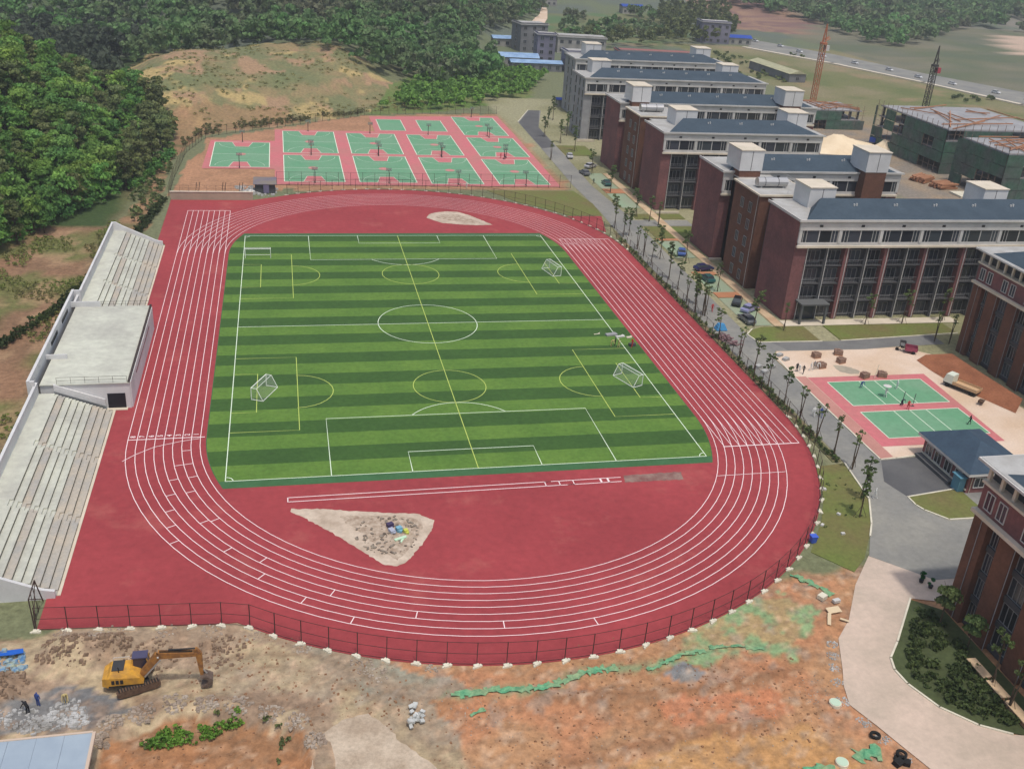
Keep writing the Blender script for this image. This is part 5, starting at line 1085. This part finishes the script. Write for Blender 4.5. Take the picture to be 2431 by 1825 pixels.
# ---------------------------------------------------------------- people
SKIN = mat('skin', lin(186,140,112), .7); HAIR = mat('hair', lin(30,26,24), .7)
def body_mesh(pose):
    J = {'pel':(0,0,.95,.13),'wai':(0,.0,1.12,.12),'che':(0,0,1.35,.14),'nec':(0,.0,1.5,.055),'hea':(0,.01,1.58,.085),'top':(0,.01,1.70,.075)}
    arm = {'stand':((.0,.02,0),(.02,.06,0)),'walk':((.08,-.18,.02),(.1,.16,.02)),'carry':((.06,.3,.22),(.06,.3,.22)),'bend':((.05,.25,-.05),(.05,.25,-.05))}[pose]
    leg = {'stand':(.0,.0),'walk':(.28,-.26),'carry':(.16,-.14),'bend':(.05,-.05)}[pose]
    dy = .38 if pose == 'bend' else 0; dz = -.22 if pose == 'bend' else 0
    if dy:
        for k, f_ in (('wai',.25),('che',.8),('nec',1.15),('hea',1.35),('top',1.6)): x,y,z,r = J[k]; J[k] = (x, y+dy*f_, z+dz*f_, r)
    names = list(J); E_ = [('pel','wai'),('wai','che'),('che','nec'),('nec','hea'),('hea','top')]
    for s_, sn in ((-1,'l'),(1,'r')):
        q = 0 if s_ < 0 else 1; cx, cy, cz, _ = J['che']; ex_, ey, ez = arm[q]
        J['sh'+sn] = (s_*.19, cy, cz+.06, .062); J['el'+sn] = (s_*(.25+ex_*.3), cy+ey*.5, cz-.2+ez*.3, .047); J['wr'+sn] = (s_*(.25+ex_*.2), cy+ey*1.2, cz-.42+ez, .036); J['ha'+sn] = (s_*.24, cy+ey*1.35, cz-.52+ez, .04)
        l_ = leg[q]; J['hi'+sn] = (s_*.1, 0, .88, .095); J['kn'+sn] = (s_*.11, l_*.6+.03, .5, .07); J['an'+sn] = (s_*.11, l_, .09, .05); J['to'+sn] = (s_*.12, l_+.16, .05, .045)
        E_ += [('che','sh'+sn),('sh'+sn,'el'+sn),('el'+sn,'wr'+sn),('wr'+sn,'ha'+sn),('pel','hi'+sn),('hi'+sn,'kn'+sn),('kn'+sn,'an'+sn),('an'+sn,'to'+sn)]
    names = list(J); me = bpy.data.meshes.new('tmp'); me.from_pydata([J[n][:3] for n in names], [(names.index(a), names.index(b)) for a, b in E_], [])
    o = bpy.data.objects.new('tmp', me); col.objects.link(o); sk = o.modifiers.new('s', 'SKIN'); sb = o.modifiers.new('b', 'SUBSURF'); sb.levels = 1; sb.render_levels = 1
    for v, n in zip(me.skin_vertices[0].data, names): v.radius = (J[n][3],)*2; v.use_root = n == 'pel'
    dg = bpy.context.evaluated_depsgraph_get(); dg.update(); out = bpy.data.meshes.new_from_object(o.evaluated_get(dg)); bpy.data.objects.remove(o)
    cz = np.zeros(len(out.polygons)*3); out.polygons.foreach_get('center', cz); cz = cz.reshape(-1, 3); nk = Vector(J['nec'][:3]); tp = Vector(J['hea'][:3])
    mi = np.where(cz[:, 2] < .98, 1, 0)
    for s_ in 'lr':
        for jn in ('wr','ha'): mi[np.linalg.norm(cz-np.array(J[jn+s_][:3]), axis=1) < .11] = 2
    mi[np.linalg.norm(cz-np.array(nk), axis=1) < .07] = 2; hd = np.linalg.norm(cz-np.array(tp)-np.array([0,0,.05]), axis=1) < .17; mi[hd] = 2
    mi[hd & ((cz[:, 2] > tp.z+.08) | (cz[:, 1] < tp.y-.02))] = 3; mi[cz[:, 2] < .07] = 3
    out.polygons.foreach_set('material_index', mi.astype(np.int32)); out.polygons.foreach_set('use_smooth', [True]*len(out.polygons)); return out
BM = {p: body_mesh(p) for p in ('stand','walk','carry','bend')}
CL = dict(white=(222,222,218), black=(36,36,40), red=(180,50,52), blue=(60,80,140), khaki=(190,172,120), green=(70,120,80), grey=(130,130,132), navy=(38,42,66), jeans=(70,84,110))
def person(x, y, pose, top_, leg_, rz, label, group=None, z=.03):
    me = BM[pose].copy(); me.materials.clear()
    for m in (mat('cloth_'+top_, lin(*CL[top_]), .9), mat('cloth_'+leg_, lin(*CL[leg_]), .9), SKIN, HAIR): me.materials.append(m)
    o = link('person', me, None, (x, y, z), rz); tag(o, label, 'person', group); return o
pp = [('P6',50,330,'stand','black','navy','person in black standing in the group at the sand lot corner'),('P6',80,325,'bend','white','black','person in white bending over in the group at the sand lot corner'),('P6',112,352,'walk','black','jeans','person in black and jeans walking by the kerb of the sand lot'),('P6',185,322,'walk','white','black','person in white and black walking towards the brick pallets'),('P6',215,312,'stand','grey','black','person in grey standing by the brick pallets'),('P6',248,302,'bend','white','jeans','person in white bending beside the brick pallet'),
      ('P6',662,482,'bend','blue','black','person in a blue top crouching over on the farther net court'),('P6',890,572,'carry','white','black','person under a white sunshade on the farther net court'),('P6',1000,495,'stand','white','green','person in white and green on the farther net court'),('P6',1045,650,'bend','navy','black','person in navy leaning between the two net courts'),('P6',1105,690,'carry','red','navy','person in red carrying gear between the two net courts'),('P6',1690,832,'walk','black','navy','person in dark clothes at the edge of the nearer net court'),
      ('P6',210,755,'walk','white','jeans','person in white and jeans walking on the road by the forked trees'),('P6',278,762,'walk','blue','jeans','person in blue walking on the road by the forked trees'),('P6',790,1532,'walk','white','navy','person in a white top and hat walking past the lawn by the curve'),
      ('P3',520,1690,'bend','khaki','black','person in khaki bending over material at the side line of the pitch'),('P3',560,1680,'stand','black','khaki','person in black top standing at the side line of the pitch'),('P3',590,1700,'carry','khaki','khaki','person dressed all in khaki carrying turf at the side line'),('P3',720,1700,'walk','red','black','person in a red top walking along the edge of the pitch'),
      ('Q3',955,545,'stand','red','black','person in red playing on the court beside the orange soil'),('Q3',990,555,'walk','black','black','person all in black playing on the court beside the orange soil'),('Q3',630,830,'stand','white','black','person in white under a hoop behind the track fence'),('Q3',1835,790,'walk','black','black','person in black crossing the road near the far green bay'),('P5',360,160,'walk','red','navy','person in a red top on the road beside the parking bays'),
      ('Q1',365,1060,'stand','blue','jeans','worker in blue standing on the grey gravel behind the shed'),('Q1',270,1130,'bend','black','navy','worker in black bending over the grey gravel'),('Q1',625,1030,'bend','khaki','white','worker in khaki crouching at the edge of the gravel')]
for i, (c, x, y, ps, a, b, lb) in enumerate(pp):
    p = W(c, x, y); zz = float(HEIGHT(np.array([p.x]), np.array([p.y]))[0])+.05 if p.y < -82 else (.06 if abs(p.x) < 37 and abs(p.y) < 54 else .06)
    person(p.x, p.y, ps, a, b, rng.uniform(0, 6.28), lb, None, zz)
um = thing('sunshade', 'white sunshade held up over the farther net court', 'umbrella', (*W('P6',890,572)[:2], .05)); obj('canopy', MB().add([(0,0,2.35)]+[(.72*math.cos(a), .72*math.sin(a), 2.1) for a in np.linspace(0, 6.283, 9)[:-1]], [(0,1+i,1+(i+1)%8) for i in range(8)]), WHITEP, um, world=False); obj('pole', MB().tube((0,.3,.9),(0,0,2.35),.02), STEEL, um, world=False)

# ---------------------------------------------------------------- small things
def make_pallet():
    t_ = thing('brick_pallet', 'x', 'brick pallet'); obj('pallet', MB().box(-.75,.75,-.55,.55,0,.14), MT['timber'], t_, world=False)
    for i in range(3):
        for j in range(2): obj('brick_stack', MB().box(-.74+i*.5,-.74+i*.5+.47,-.54+j*.55,-.54+j*.55+.52,.14,.95+random.uniform(-.1,.1)), mat('paver_brown', lin(150,124,108), .9, lin(126,100,88), 2, coord='object'), t_, world=False)
    return t_
bp_ = make_pallet()
for c, x, y, lb in [('P6',235,195,'pallet of brown pavers by itself near the lot corner'),('P6',445,170,'pallet of brown pavers closest to the side road'),('P6',470,245,'pallet of pavers touching the wet patch of sand'),('P6',283,292,'pallet of pavers beside the group of people'),('P6',695,388,'pallet of pavers at the edge of the farther net court, nearest the kerb'),('P6',860,380,'pallet of pavers at the edge of the farther net court, beside a leaning pole')]:
    p = W(c, x, y); place(bp_, (p.x, p.y, .06), rng.uniform(-.4,.4), lb, 'pallets of pavers')
p = W('P6',790,395); tag(obj('leaning_pole', MB().tube((p.x,p.y,.05),(p.x+.5,p.y+.3,2.6),.05), KERB), 'pale pole leaning up beside a paver pallet', 'pole')
for c, x, y, lb in [('P6',1050,640,'net post on the strip between the two net courts'),('P6',1150,660,'second net post on the strip between the two net courts')]:
    p = W(c, x, y); tag(obj('net_post', MB().tube((p.x,p.y,.05),(p.x+.1,p.y,2.4),.06).tube((p.x-.3,p.y,.1),(p.x+.3,p.y,.1),.1), GREYD), lb, 'net post', 'net posts')
wb = thing('wheelbarrow', 'dark wheelbarrow left beside the red soil bank', 'wheelbarrow', (*W('P6',1800,640)[:2], .05), R(40)); obj('tray', MB().add([(-.5,-.35,.35),(.4,-.3,.35),(.4,.3,.35),(-.5,.35,.35),(-.7,-.5,.75),(.65,-.45,.7),(.65,.45,.7),(-.7,.5,.75)], [(3,2,1,0),(0,1,5,4),(1,2,6,5),(2,3,7,6),(3,0,4,7)]), RUST, wb, world=False); obj('wheel', MB().tube((.75,-.06,.22),(.75,.06,.22),.22,n=10), TYRE, wb, world=False); obj('handle', MB().tube((-1.3,-.3,.7),(.7,-.1,.25),.03).tube((-1.3,.3,.7),(.7,.1,.25),.03), DARK, wb, world=False)
# blue barrow and brick heaps by the fence
bt = thing('blue_cover', 'bright blue tarpaulin thrown over a cart beside the track fence', 'tarpaulin', (*W('P5',440,330)[:2], .03)); obj('tarpaulin', MB().add([(-1.1,-.8,.1),(1.1,-.9,.1),(1.2,.8,.1),(-1,.9,.1),(-.6,-.4,1.2),(.5,-.5,1.3),(.7,.4,1.15),(-.5,.5,1.25)], [(0,1,5,4),(1,2,6,5),(2,3,7,6),(3,0,4,7),(4,5,6,7)]), mat('tarp_blue', lin(70,140,190), .6), bt, world=False); obj('cart_frame', MB().box(-1,1,-.6,.6,.02,.1), DARK, bt, world=False)
def stones(name, label, cat, pts, smin, smax, n, m, seed, piles=True):
    rd = random.Random(seed); mb = MB(); XY = []
    for i in range(n):
        cx, cy, r_ = rd.choice(pts); a = rd.uniform(0, 6.283); q = r_*math.sqrt(rd.random()); XY.append((cx+q*math.cos(a), cy+q*math.sin(a)))
    ZZ = HEIGHT(np.array([p[0] for p in XY]), np.array([p[1] for p in XY]))
    for (x, y), z in zip(XY, ZZ):
        s_ = smin+(smax-smin)*rd.random()**1.8; z = float(z)
        V = [(x+s_*dx*rd.uniform(.6,1.1), y+s_*dy*rd.uniform(.6,1.1), z+s_*dz*rd.uniform(.5,.9)+s_*.2) for dx, dy, dz in ((-1,-1,-.6),(1,-.9,-.6),(1,1,-.6),(-.9,1,-.6),(-.7,-.7,.7),(.7,-.6,.8),(.6,.7,.7),(-.7,.6,.6))]
        mb.add(V, [(0,1,5,4),(1,2,6,5),(2,3,7,6),(3,0,4,7),(4,5,6,7)])
    o = obj(name, mb, m); o['kind'] = 'stuff'; tag(o, label, cat); return o
stones('rubble', 'grey broken stone heaped behind the shed', 'rubble', [(-50.5,-93.3,1.6),(-52.5,-93,1.2),(-47.8,-93.8,1.2),(-45.5,-94,1.0),(-46.8,-92.6,1.6),(-49,-94,1.2)], .08, .32, 420, STONEG, 1)
stones('rubble', 'brown rubble along the bank below the excavator', 'rubble', [(-40,-94,1.3),(-37,-93,1.3),(-34,-93.7,1.2),(-31,-94.3,1.3),(-28,-95.6,1.2),(-25.5,-97.4,1.2),(-24,-100,1.1),(-42.5,-95,1.2),(-43,-97,.6)], .05, .26, 800, STONE, 2)
stones('rubble', 'pale rubble at the foot of the fence', 'rubble', [(-49,-81,1.0),(-44,-81.8,1.3),(-39,-82,1.2),(-34,-82.6,1.2),(-30,-83.8,1.0),(-25,-86.6,1.0),(-19,-90,1.3),(-17.5,-91.5,1.2),(-12,-91.6,.8),(-46,-82.6,1.2)], .05, .2, 420, STONE, 3)
stones('clods', 'clods of brown earth on the spoil heaps behind the fence corner', 'earth', [(-40,-86,3),(-33,-86,2.5),(-46.5,-84.8,2.4),(-43.6,-84,1.6),(-53,-89,2.2),(-49,-84.5,2)], .05, .3, 620, mat('clod', lin(140,118,98), .95, lin(116,96,80), 2), 4)
stones('gravel', 'edge of loose white stones beside the concrete road', 'gravel', [(32.2,-93.6,.7),(31.4,-95.4,.7),(30.6,-97.2,.7),(29.8,-99.4,.7),(28.9,-102,.8),(29.6,-105,.8),(30.3,-107.5,.8),(31,-110,.8)], .04, .14, 420, STONEG, 5)
stones('earth_clods', 'clods of earth strewn over the building ground', 'earth', [(-5,-101,9),(12,-101,9),(22,-100,7),(-30,-89,6),(-20,-95,6),(0,-107,8),(-35,-99,6),(10,-95,8)], .03, .16, 1500, mat('clod2', lin(150,114,86), .95, lin(126,94,70), 2), 16)
stones('pebbles', 'pebbles strewn over the orange building ground', 'pebbles', [(-5,-101,9),(12,-101,9),(22,-104,6),(-12,-96,4),(-8,-98.2,2.5),(0,-107,8),(26.5,-100,2.5)], .02, .09, 700, STONE, 6)
stones('rubble', 'broken concrete between the lone ball court and the track', 'rubble', [(-33,90,3.2),(-30,88,3),(-35,93,2.5),(-29.5,91.5,2.5)], .15, .6, 260, STONEG, 7)
pw = thing('planter_wall', 'broken tan stone planter wall along the foot of the teaching block', 'wall', (46.2,-104,0))
for y0_, y1_ in ((-101.6,-98.6),(-104.6,-102.0),(-108.6,-105.0)): obj('wall_segment', MB().box(45.6,46.5,y0_,y1_,-.1,.6), mat('tan_stone', lin(186,146,112), .9, lin(164,120,90), .5, 6, fine=.15), pw); obj('wall_cap', MB().box(45.5,46.6,y0_,y1_,.6,.68), mat('tan_cap', lin(206,178,144), .9, fine=.12), pw)
stones('tan_blocks', 'tan stone blocks lying along the teaching block bed', 'stone blocks', [(46.2,-100.5,.5),(46.2,-103,.5),(46.4,-105.5,.5)], .15, .4, 40, CREAM, 8)
rg = stones('rubbish', 'heap of blue plastic sheets and rubbish beside the spoil heap', 'rubbish', [(-53.2,-85,1.3),(-52.6,-86.6,1.1)], .1, .4, 90, mat('plastic_mix', lin(80,130,180), .5, lin(170,180,160), 1.2), 9)
tag(obj('blue_sheet', MB().add([(-54.6,-84.2,.9),(-52.2,-84.0,.9),(-52,-84.8,1.0),(-53,-85.2,1.15),(-54.6,-85,1.0)], [(0,4,3,2,1)]), mat('sheet_blue', lin(36,96,190), .5)), 'bright blue plastic sheet on the rubbish heap', 'sheet')
# retaining wall and tarps at the far corner of the track
rw = thing('retaining_wall', 'tan concrete wall with a railing at the far corner of the track', 'wall', (-43,82,0)); obj('wall', MB().box(-52.4,-32.8,81.6,82.1,-.1,1.9), mat('tan_conc', lin(178,160,140), .9, lin(160,146,128), .3, 5), rw); obj('coping', MB().box(-52.5,-32.7,81.5,82.2,1.9,2.05), CREAM, rw); railing([(-52.3,81.8),(-33,81.8)], 1.5, 2.2, rw, 2.05)
for x_ in (-46.8,-40.5,-36.4):
    t_ = thing('scaffold_poles', 'pair of dark leaning poles behind the tan wall', 'poles', (x_, 85, 0), 0, 'leaning poles behind the tan wall')
    for dx in (0, .7): obj('pole', MB().tube((dx,0,0),(dx+.5,.3,3.4),.07), DARK, t_, world=False)
hut = thing('tool_shed', 'grey patched tool shed between the tan wall and the ball courts', 'shed', (-29.6,90,0)); obj('wall', MB().box(-32.4,-27.4,87.8,92,-.1,2.3), GREYD, hut); obj('roof', MB().add([(-32.8,87.4,2.3),(-27,87.4,2.3),(-27,92.4,2.9),(-32.8,92.4,2.9),(-32.8,87.4,2.45),(-27,87.4,2.45),(-27,92.4,3.05),(-32.8,92.4,3.05)], [(4,5,6,7),(0,1,5,4),(1,2,6,5),(2,3,7,6),(3,0,4,7)]), mat('patch_roof', lin(128,120,108), .9, lin(110,104,120), .3), hut); obj('tarpaulin', MB().box(-30.3,-28.9,87.35,87.6,.2,2.2), mat('tarp_lilac', lin(116,110,136), .7), hut)
tag(obj('white_sacks', MB().obox((-33.2,86.5,.5),1.6,1.2,.9,.3).obox((-33.4,88.2,.4),1.2,1.0,.8,.8).obox((-34.2,87.2,.3),.9,.8,.6,.1), WHITEP), 'white sacks piled at the end of the tan wall', 'sacks')
# shed in the near corner
sh = thing('metal_shed', 'long low shed with a pale blue sheet roof in the muddy corner', 'shed', (-52,-100,0)); sx0, sx1, sy0, sy1, sz = -64.0,-43.3,-104.5,-98.6,2.7
obj('wall', MB().box(sx0+.2,sx1-.35,sy0+.2,sy1-.3,-.7,sz-.05), mat('shed_wall', lin(116,96,84), .9, lin(92,76,66), .6), sh)
for i in range(9):
    a = sx0+i*(sx1-sx0)/9; obj('roof_sheet', MB().box(a+.01,a+(sx1-sx0)/9-.01,sy0,sy1,sz,sz+.06+.01*(i%2)), mat('pale_blue_sheet', lin(158,172,184), .6, lin(148,162,176), .4), sh)
obj('roof_trim', MB().box(sx1,sx1+.28,sy0-.05,sy1+.05,sz-.15,sz+.16).box(sx0,sx1,sy1,sy1+.22,sz-.15,sz+.12).box(sx0,sx1,sy0-.22,sy0,sz-.1,sz+.2), mat('trim_tan', lin(196,176,158), .8), sh)
# green dust nets, rings, tyres and odd pieces in the orange ground
def net(label, P, wd, m=NET):
    mb = MB(); rd = random.Random(len(label)); L_ = []; 
    for i, p in enumerate(P):
        p = Vector(p[:2]); a = Vector(P[max(0,i-1)][:2]); b = Vector(P[min(len(P)-1,i+1)][:2]); d = (b-a).normalized(); n_ = Vector((-d.y,d.x))
        for j in range(5):
            q = p+n_*wd*((j/4-.5)*rd.uniform(.6,1.5)+rd.uniform(-.12,.12)); L_.append((q.x, q.y, float(HEIGHT(np.array([q.x]), np.array([q.y]))[0])+rd.uniform(.06,.24)))
    mb.add(L_, [(i*5+j, (i+1)*5+j, (i+1)*5+j+1, i*5+j+1) for i in range(len(P)-1) for j in range(4) if 0 < j < 3 or rd.random() < .55]); tag(obj('dust_net', mb, m), label, 'net', 'green nets on the building ground')
def dens(P, st=.4):
    o = []
    for a, b in zip(P, P[1:]):
        a, b = Vector(a), Vector(b); n = max(1, int((b-a).length/st)); o += [tuple(a.lerp(b, i/n)) for i in range(n)]
    return o+[tuple(P[-1])]
net('long strip of green dust net lying below the fence curve', dens([(-10.6,-95.6),(-6.4,-95.5),(-1.4,-95.9),(2.1,-95),(4.2,-94.1),(7.2,-93.9)]), .95); net('green dust net strip leading to the grey gravel pile', dens([(10.3,-94.8),(12.4,-94.1),(14.9,-93.1),(17.5,-92.7)]), .6)
net('green dust net strip past the pale green ground', dens([(18.2,-92.4),(21,-92.7),(24.2,-93.4)]), .5); net('bunched green net beside the lawn edge', dens([(33.8,-81.6),(35,-83),(36,-84.4),(36.5,-85.6)], .4), .9); net('small torn green net by the lawn corner', dens([(33.2,-81.3),(34.6,-82)], .4), .6)
net('crumpled green net on the ground beside the tyres', dens([(26.2,-109.6),(27.6,-108.8),(29,-109.4)], .4), 1.6); net('green net half out of the hollow by the round cover', dens([(20.6,-109.8),(22,-109.9),(23.6,-110.4)], .4), .9); net('scrap of green net among stones near the white sack', dens([(-9.2,-98.6),(-7.6,-98)], .4), .4)
for c, x, y, lb in [('P8',415,1045,'round pale green manhole ring at the gravel edge'),('P8',480,1610,'round pale green manhole ring beside the green net')]:
    p = W(c, x, y); t_ = thing('manhole_ring', lb, 'manhole', (p.x, p.y, -.05), 0, 'manhole rings'); obj('ring', MB().tube((0,0,-.1),(0,0,.35),.62,n=20), KERB, t_, world=False); obj('cover', MB().tube((0,0,.351),(0,0,.40),.54,n=20), mat('cover_green', lin(186,208,186), .8), t_, world=False)
def make_tyre():
    t_ = thing('old_tyre', 'x', 'tyre'); mb = MB()
    for i in range(14):
        a, b = 2*math.pi*i/14, 2*math.pi*(i+1)/14; mb.tube((.42*math.cos(a),.42*math.sin(a),.15),(.42*math.cos(b),.42*math.sin(b),.15),.15,n=6,cap=False)
    obj('casing', mb, TYRE, t_, world=False); return t_
ty = make_tyre()
for x, y, z, lb in [(29.7,-107.0,.05,'old tyre leaning at the edge of the concrete road'),(30.4,-110.2,.05,'old tyre flat on the ground by the dark bin bags'),(30.8,-109.8,.3,'old tyre stacked on another by the dark bin bags')]: place(ty, (x, y, z), 0, lb, 'old tyres')
tag(obj('bin_bags', MB().obox((30.0,-110.6,.25),.9,.7,.55,.4,.2).obox((30.9,-110.7,.2),.7,.6,.45,1.0), TYRE), 'black bin bags by the edge of the concrete road', 'bags')
wsk = MB(); rd_ = random.Random(5)
for i in range(16): wsk.obox((-14.6+rd_.gauss(0,.32), -98.2+rd_.gauss(0,.6), .12+rd_.uniform(0,.4)), rd_.uniform(.3,.7), rd_.uniform(.25,.5), rd_.uniform(.12,.25), rd_.uniform(0,3), rd_.uniform(-.5,.5), rd_.uniform(-.4,.4))
tag(obj('plastic_sacks', wsk, mat('sack_white', lin(206,208,206), .8, lin(170,172,168), 1.5, 6, fine=.15)), 'crumpled white plastic sacks on the orange ground', 'sacks')
tag(obj('wooden_board', MB().obox((35.2,-88.4,.25),1.7,.9,.08,.1,.15).obox((33.9,-89.8,.2),.4,2.2,.08,-.5).obox((35.6,-90.2,.2),.3,1.0,.07,.9), mat('board_tan', lin(212,192,160), .85)), 'tan wooden boards dumped beside the concrete road', 'boards')
tag(obj('crate', MB().obox((35.0,-86.0,.3),1.0,.8,.5,.5), KERB), 'pale crate under the bunched green net', 'crate'); tag(obj('white_bag', MB().obox((36.4,-86.8,.2),.9,.5,.35,.2), WHITEP), 'white bag beside the pale crate', 'bag')
p = W('P7',205,745); bb = thing('blue_bin', 'blue plastic bin standing at the fence on the lawn edge', 'bin', (p.x,p.y,.03)); obj('tub', MB().add([(-.3,-.3,0),(.3,-.3,0),(.3,.3,0),(-.3,.3,0),(-.4,-.4,.9),(.4,-.4,.9),(.4,.4,.9),(-.4,.4,.9)], [(3,2,1,0),(0,1,5,4),(1,2,6,5),(2,3,7,6),(3,0,4,7)]), mat('bin_blue', lin(70,100,200), .5), bb, world=False); obj('lid', MB().box(-.44,.44,-.44,.44,.9,.98), mat('bin_blue', lin(70,100,200), .5), bb, world=False)
for (x, y, lb) in [(49.0,-84.6,'dark potted plant with green leaves on the concrete pad'),(49.5,-85.8,'bright green potted plant on the concrete pad'),(49.6,-84.0,'green potted plant closest to the asphalt edge')]:
    t_ = thing('potted_plant', lb, 'plant', (x, y, .03), 0, 'potted plants'); obj('pot', MB().tube((0,0,0),(0,0,.4),.22,.3,n=10), DARK, t_, world=False); link('foliage', crown_mesh('foliage', crown_np(int(1300+x*10), .5, .9, 5, 120, .12, .4), leafmat('leaf_pot', lin(40,120,70), lin(50,96,56))), t_)
for i, (x, y) in enumerate([(44.4,-73.8),(42.6,-71.6),(47.4,-63.2),(46.2,-69.4)]): tag(obj('white_block', MB().obox((x,y,.12),.5,.35,.3,i*.7), WHITEP), 'white block lying in the grass by the fence curve', 'block', 'white blocks in the grass')
# gear on the pitch side line
for x, y, sx, sy, sz_, m, lb in [(30.6,-7.0,1.2,.2,.08,CREAM,'white rolled line tape on the grass near the side line'),(33.2,-7.6,2.2,.9,.3,GREYW,'grey turf offcuts heaped by the side line'),(34.6,-8.6,1.8,.5,.25,WHITEP,'white sacks of infill by the side line'),(35.6,-12.6,1.2,.7,.5,GREYD,'dark tool crate on the side line'),(36.2,-9.0,1.0,.5,.2,CREAM,'cream offcuts beyond the side line')]:
    tag(obj('turf_gear', MB().obox((x,y,.06+sz_/2),sx,sy,sz_,.2).obox((x+.5,y+.4,.06+sz_*.35),sx*.6,sy*.7,sz_*.6,.9), m), lb, 'building gear', 'gear at the side line')
for x, y, sx, sy, sz_, c, lb in [(-12.6,-66.5,.7,.6,.6,(120,170,190),'light blue drum on the bare patch'),(-11.8,-66.9,.5,.5,.45,(196,200,90),'yellow bucket on the bare patch'),(-13.6,-65.4,.8,.6,.5,(70,60,90),'dark purple bag on the bare patch'),(-12.6,-68.2,1.6,.4,.15,(190,220,190),'pale green sheet on the bare patch'),(-13.5,-66.6,.6,.9,.4,(170,174,190),'grey white sack on the bare patch')]:
    tag(obj('work_gear', MB().obox((x,y,.04+sz_/2),sx,sy,sz_,.4).obox((x+.2,y-.3,.04+sz_*.3),sx*.7,sy*.6,sz_*.5,1.1), mat('gear_%d' % c[0], lin(*c), .7)), lb, 'building gear', 'gear on the bare patch')

for c, x, y, n_, lb in [('P5',480,420,60,'heap of purple brown pavers between the fence and the road'),('P5',560,470,40,'second small heap of pavers between the fence and the road')]:
    p = W(c, x, y); rd = random.Random(n_); t_ = thing('paver_heap', lb, 'paver heap', (p.x, p.y, .03), 0, 'paver heaps by the fence')
    for k in range(3):
        mb = MB()
        for i in range(n_//3): mb.obox((rd.gauss(0,.7), rd.gauss(0,.9), .1+k*.22), .5, .25, .14, rd.uniform(0,3), rd.uniform(-.3,.3))
        o = obj('pavers', mb, mat('paver_purple', lin(140,112,116), .9, lin(116,92,92), 2, coord='object'), t_, world=False); o['kind'] = 'stuff'
for c, x, y, lb in [('P5',800,690,'pale stone slabs stacked by the kerb across from the lot corner'),('P5',860,740,'pale stone slabs stacked by the road edge under a street tree'),('P5',930,690,'pale stone slabs stacked in the middle of the road'),('P5',1000,580,'white stone slabs stacked at the sand lot corner'),('P5',1060,620,'grey sacks stacked just inside the sand lot corner')]:
    p = W(c, x, y); t_ = thing('slab_stack', lb, 'slab stack', (p.x, p.y, .03), .4, 'slab stacks by the lot corner')
    for k in range(3): obj('slab', MB().obox((0,0,.08+k*.17),1.3-.1*k,.8,.14,.08*k), STONEG, t_, world=False)
for i, (x, y) in enumerate([(50.8,-62),(56.5,-74.5),(58,-77.5)]): pass
# ---------------------------------------------------------------- the air
hm = bpy.data.materials.new('haze'); hm.use_nodes = True; t = hm.node_tree; t.nodes.remove(t.nodes['Principled BSDF'])
pv = t.nodes.new('ShaderNodeVolumePrincipled'); pv.inputs['Color'].default_value = (.86, .9, .95, 1); pv.inputs['Density'].default_value = .00026; pv.inputs['Anisotropy'].default_value = .2
t.links.new(pv.outputs[0], t.nodes['Material Output'].inputs['Volume'])
hz_ = obj('haze', MB().box(-560, 1240, -240, 1340, -10, 170), hm); hz_['kind'] = 'stuff'
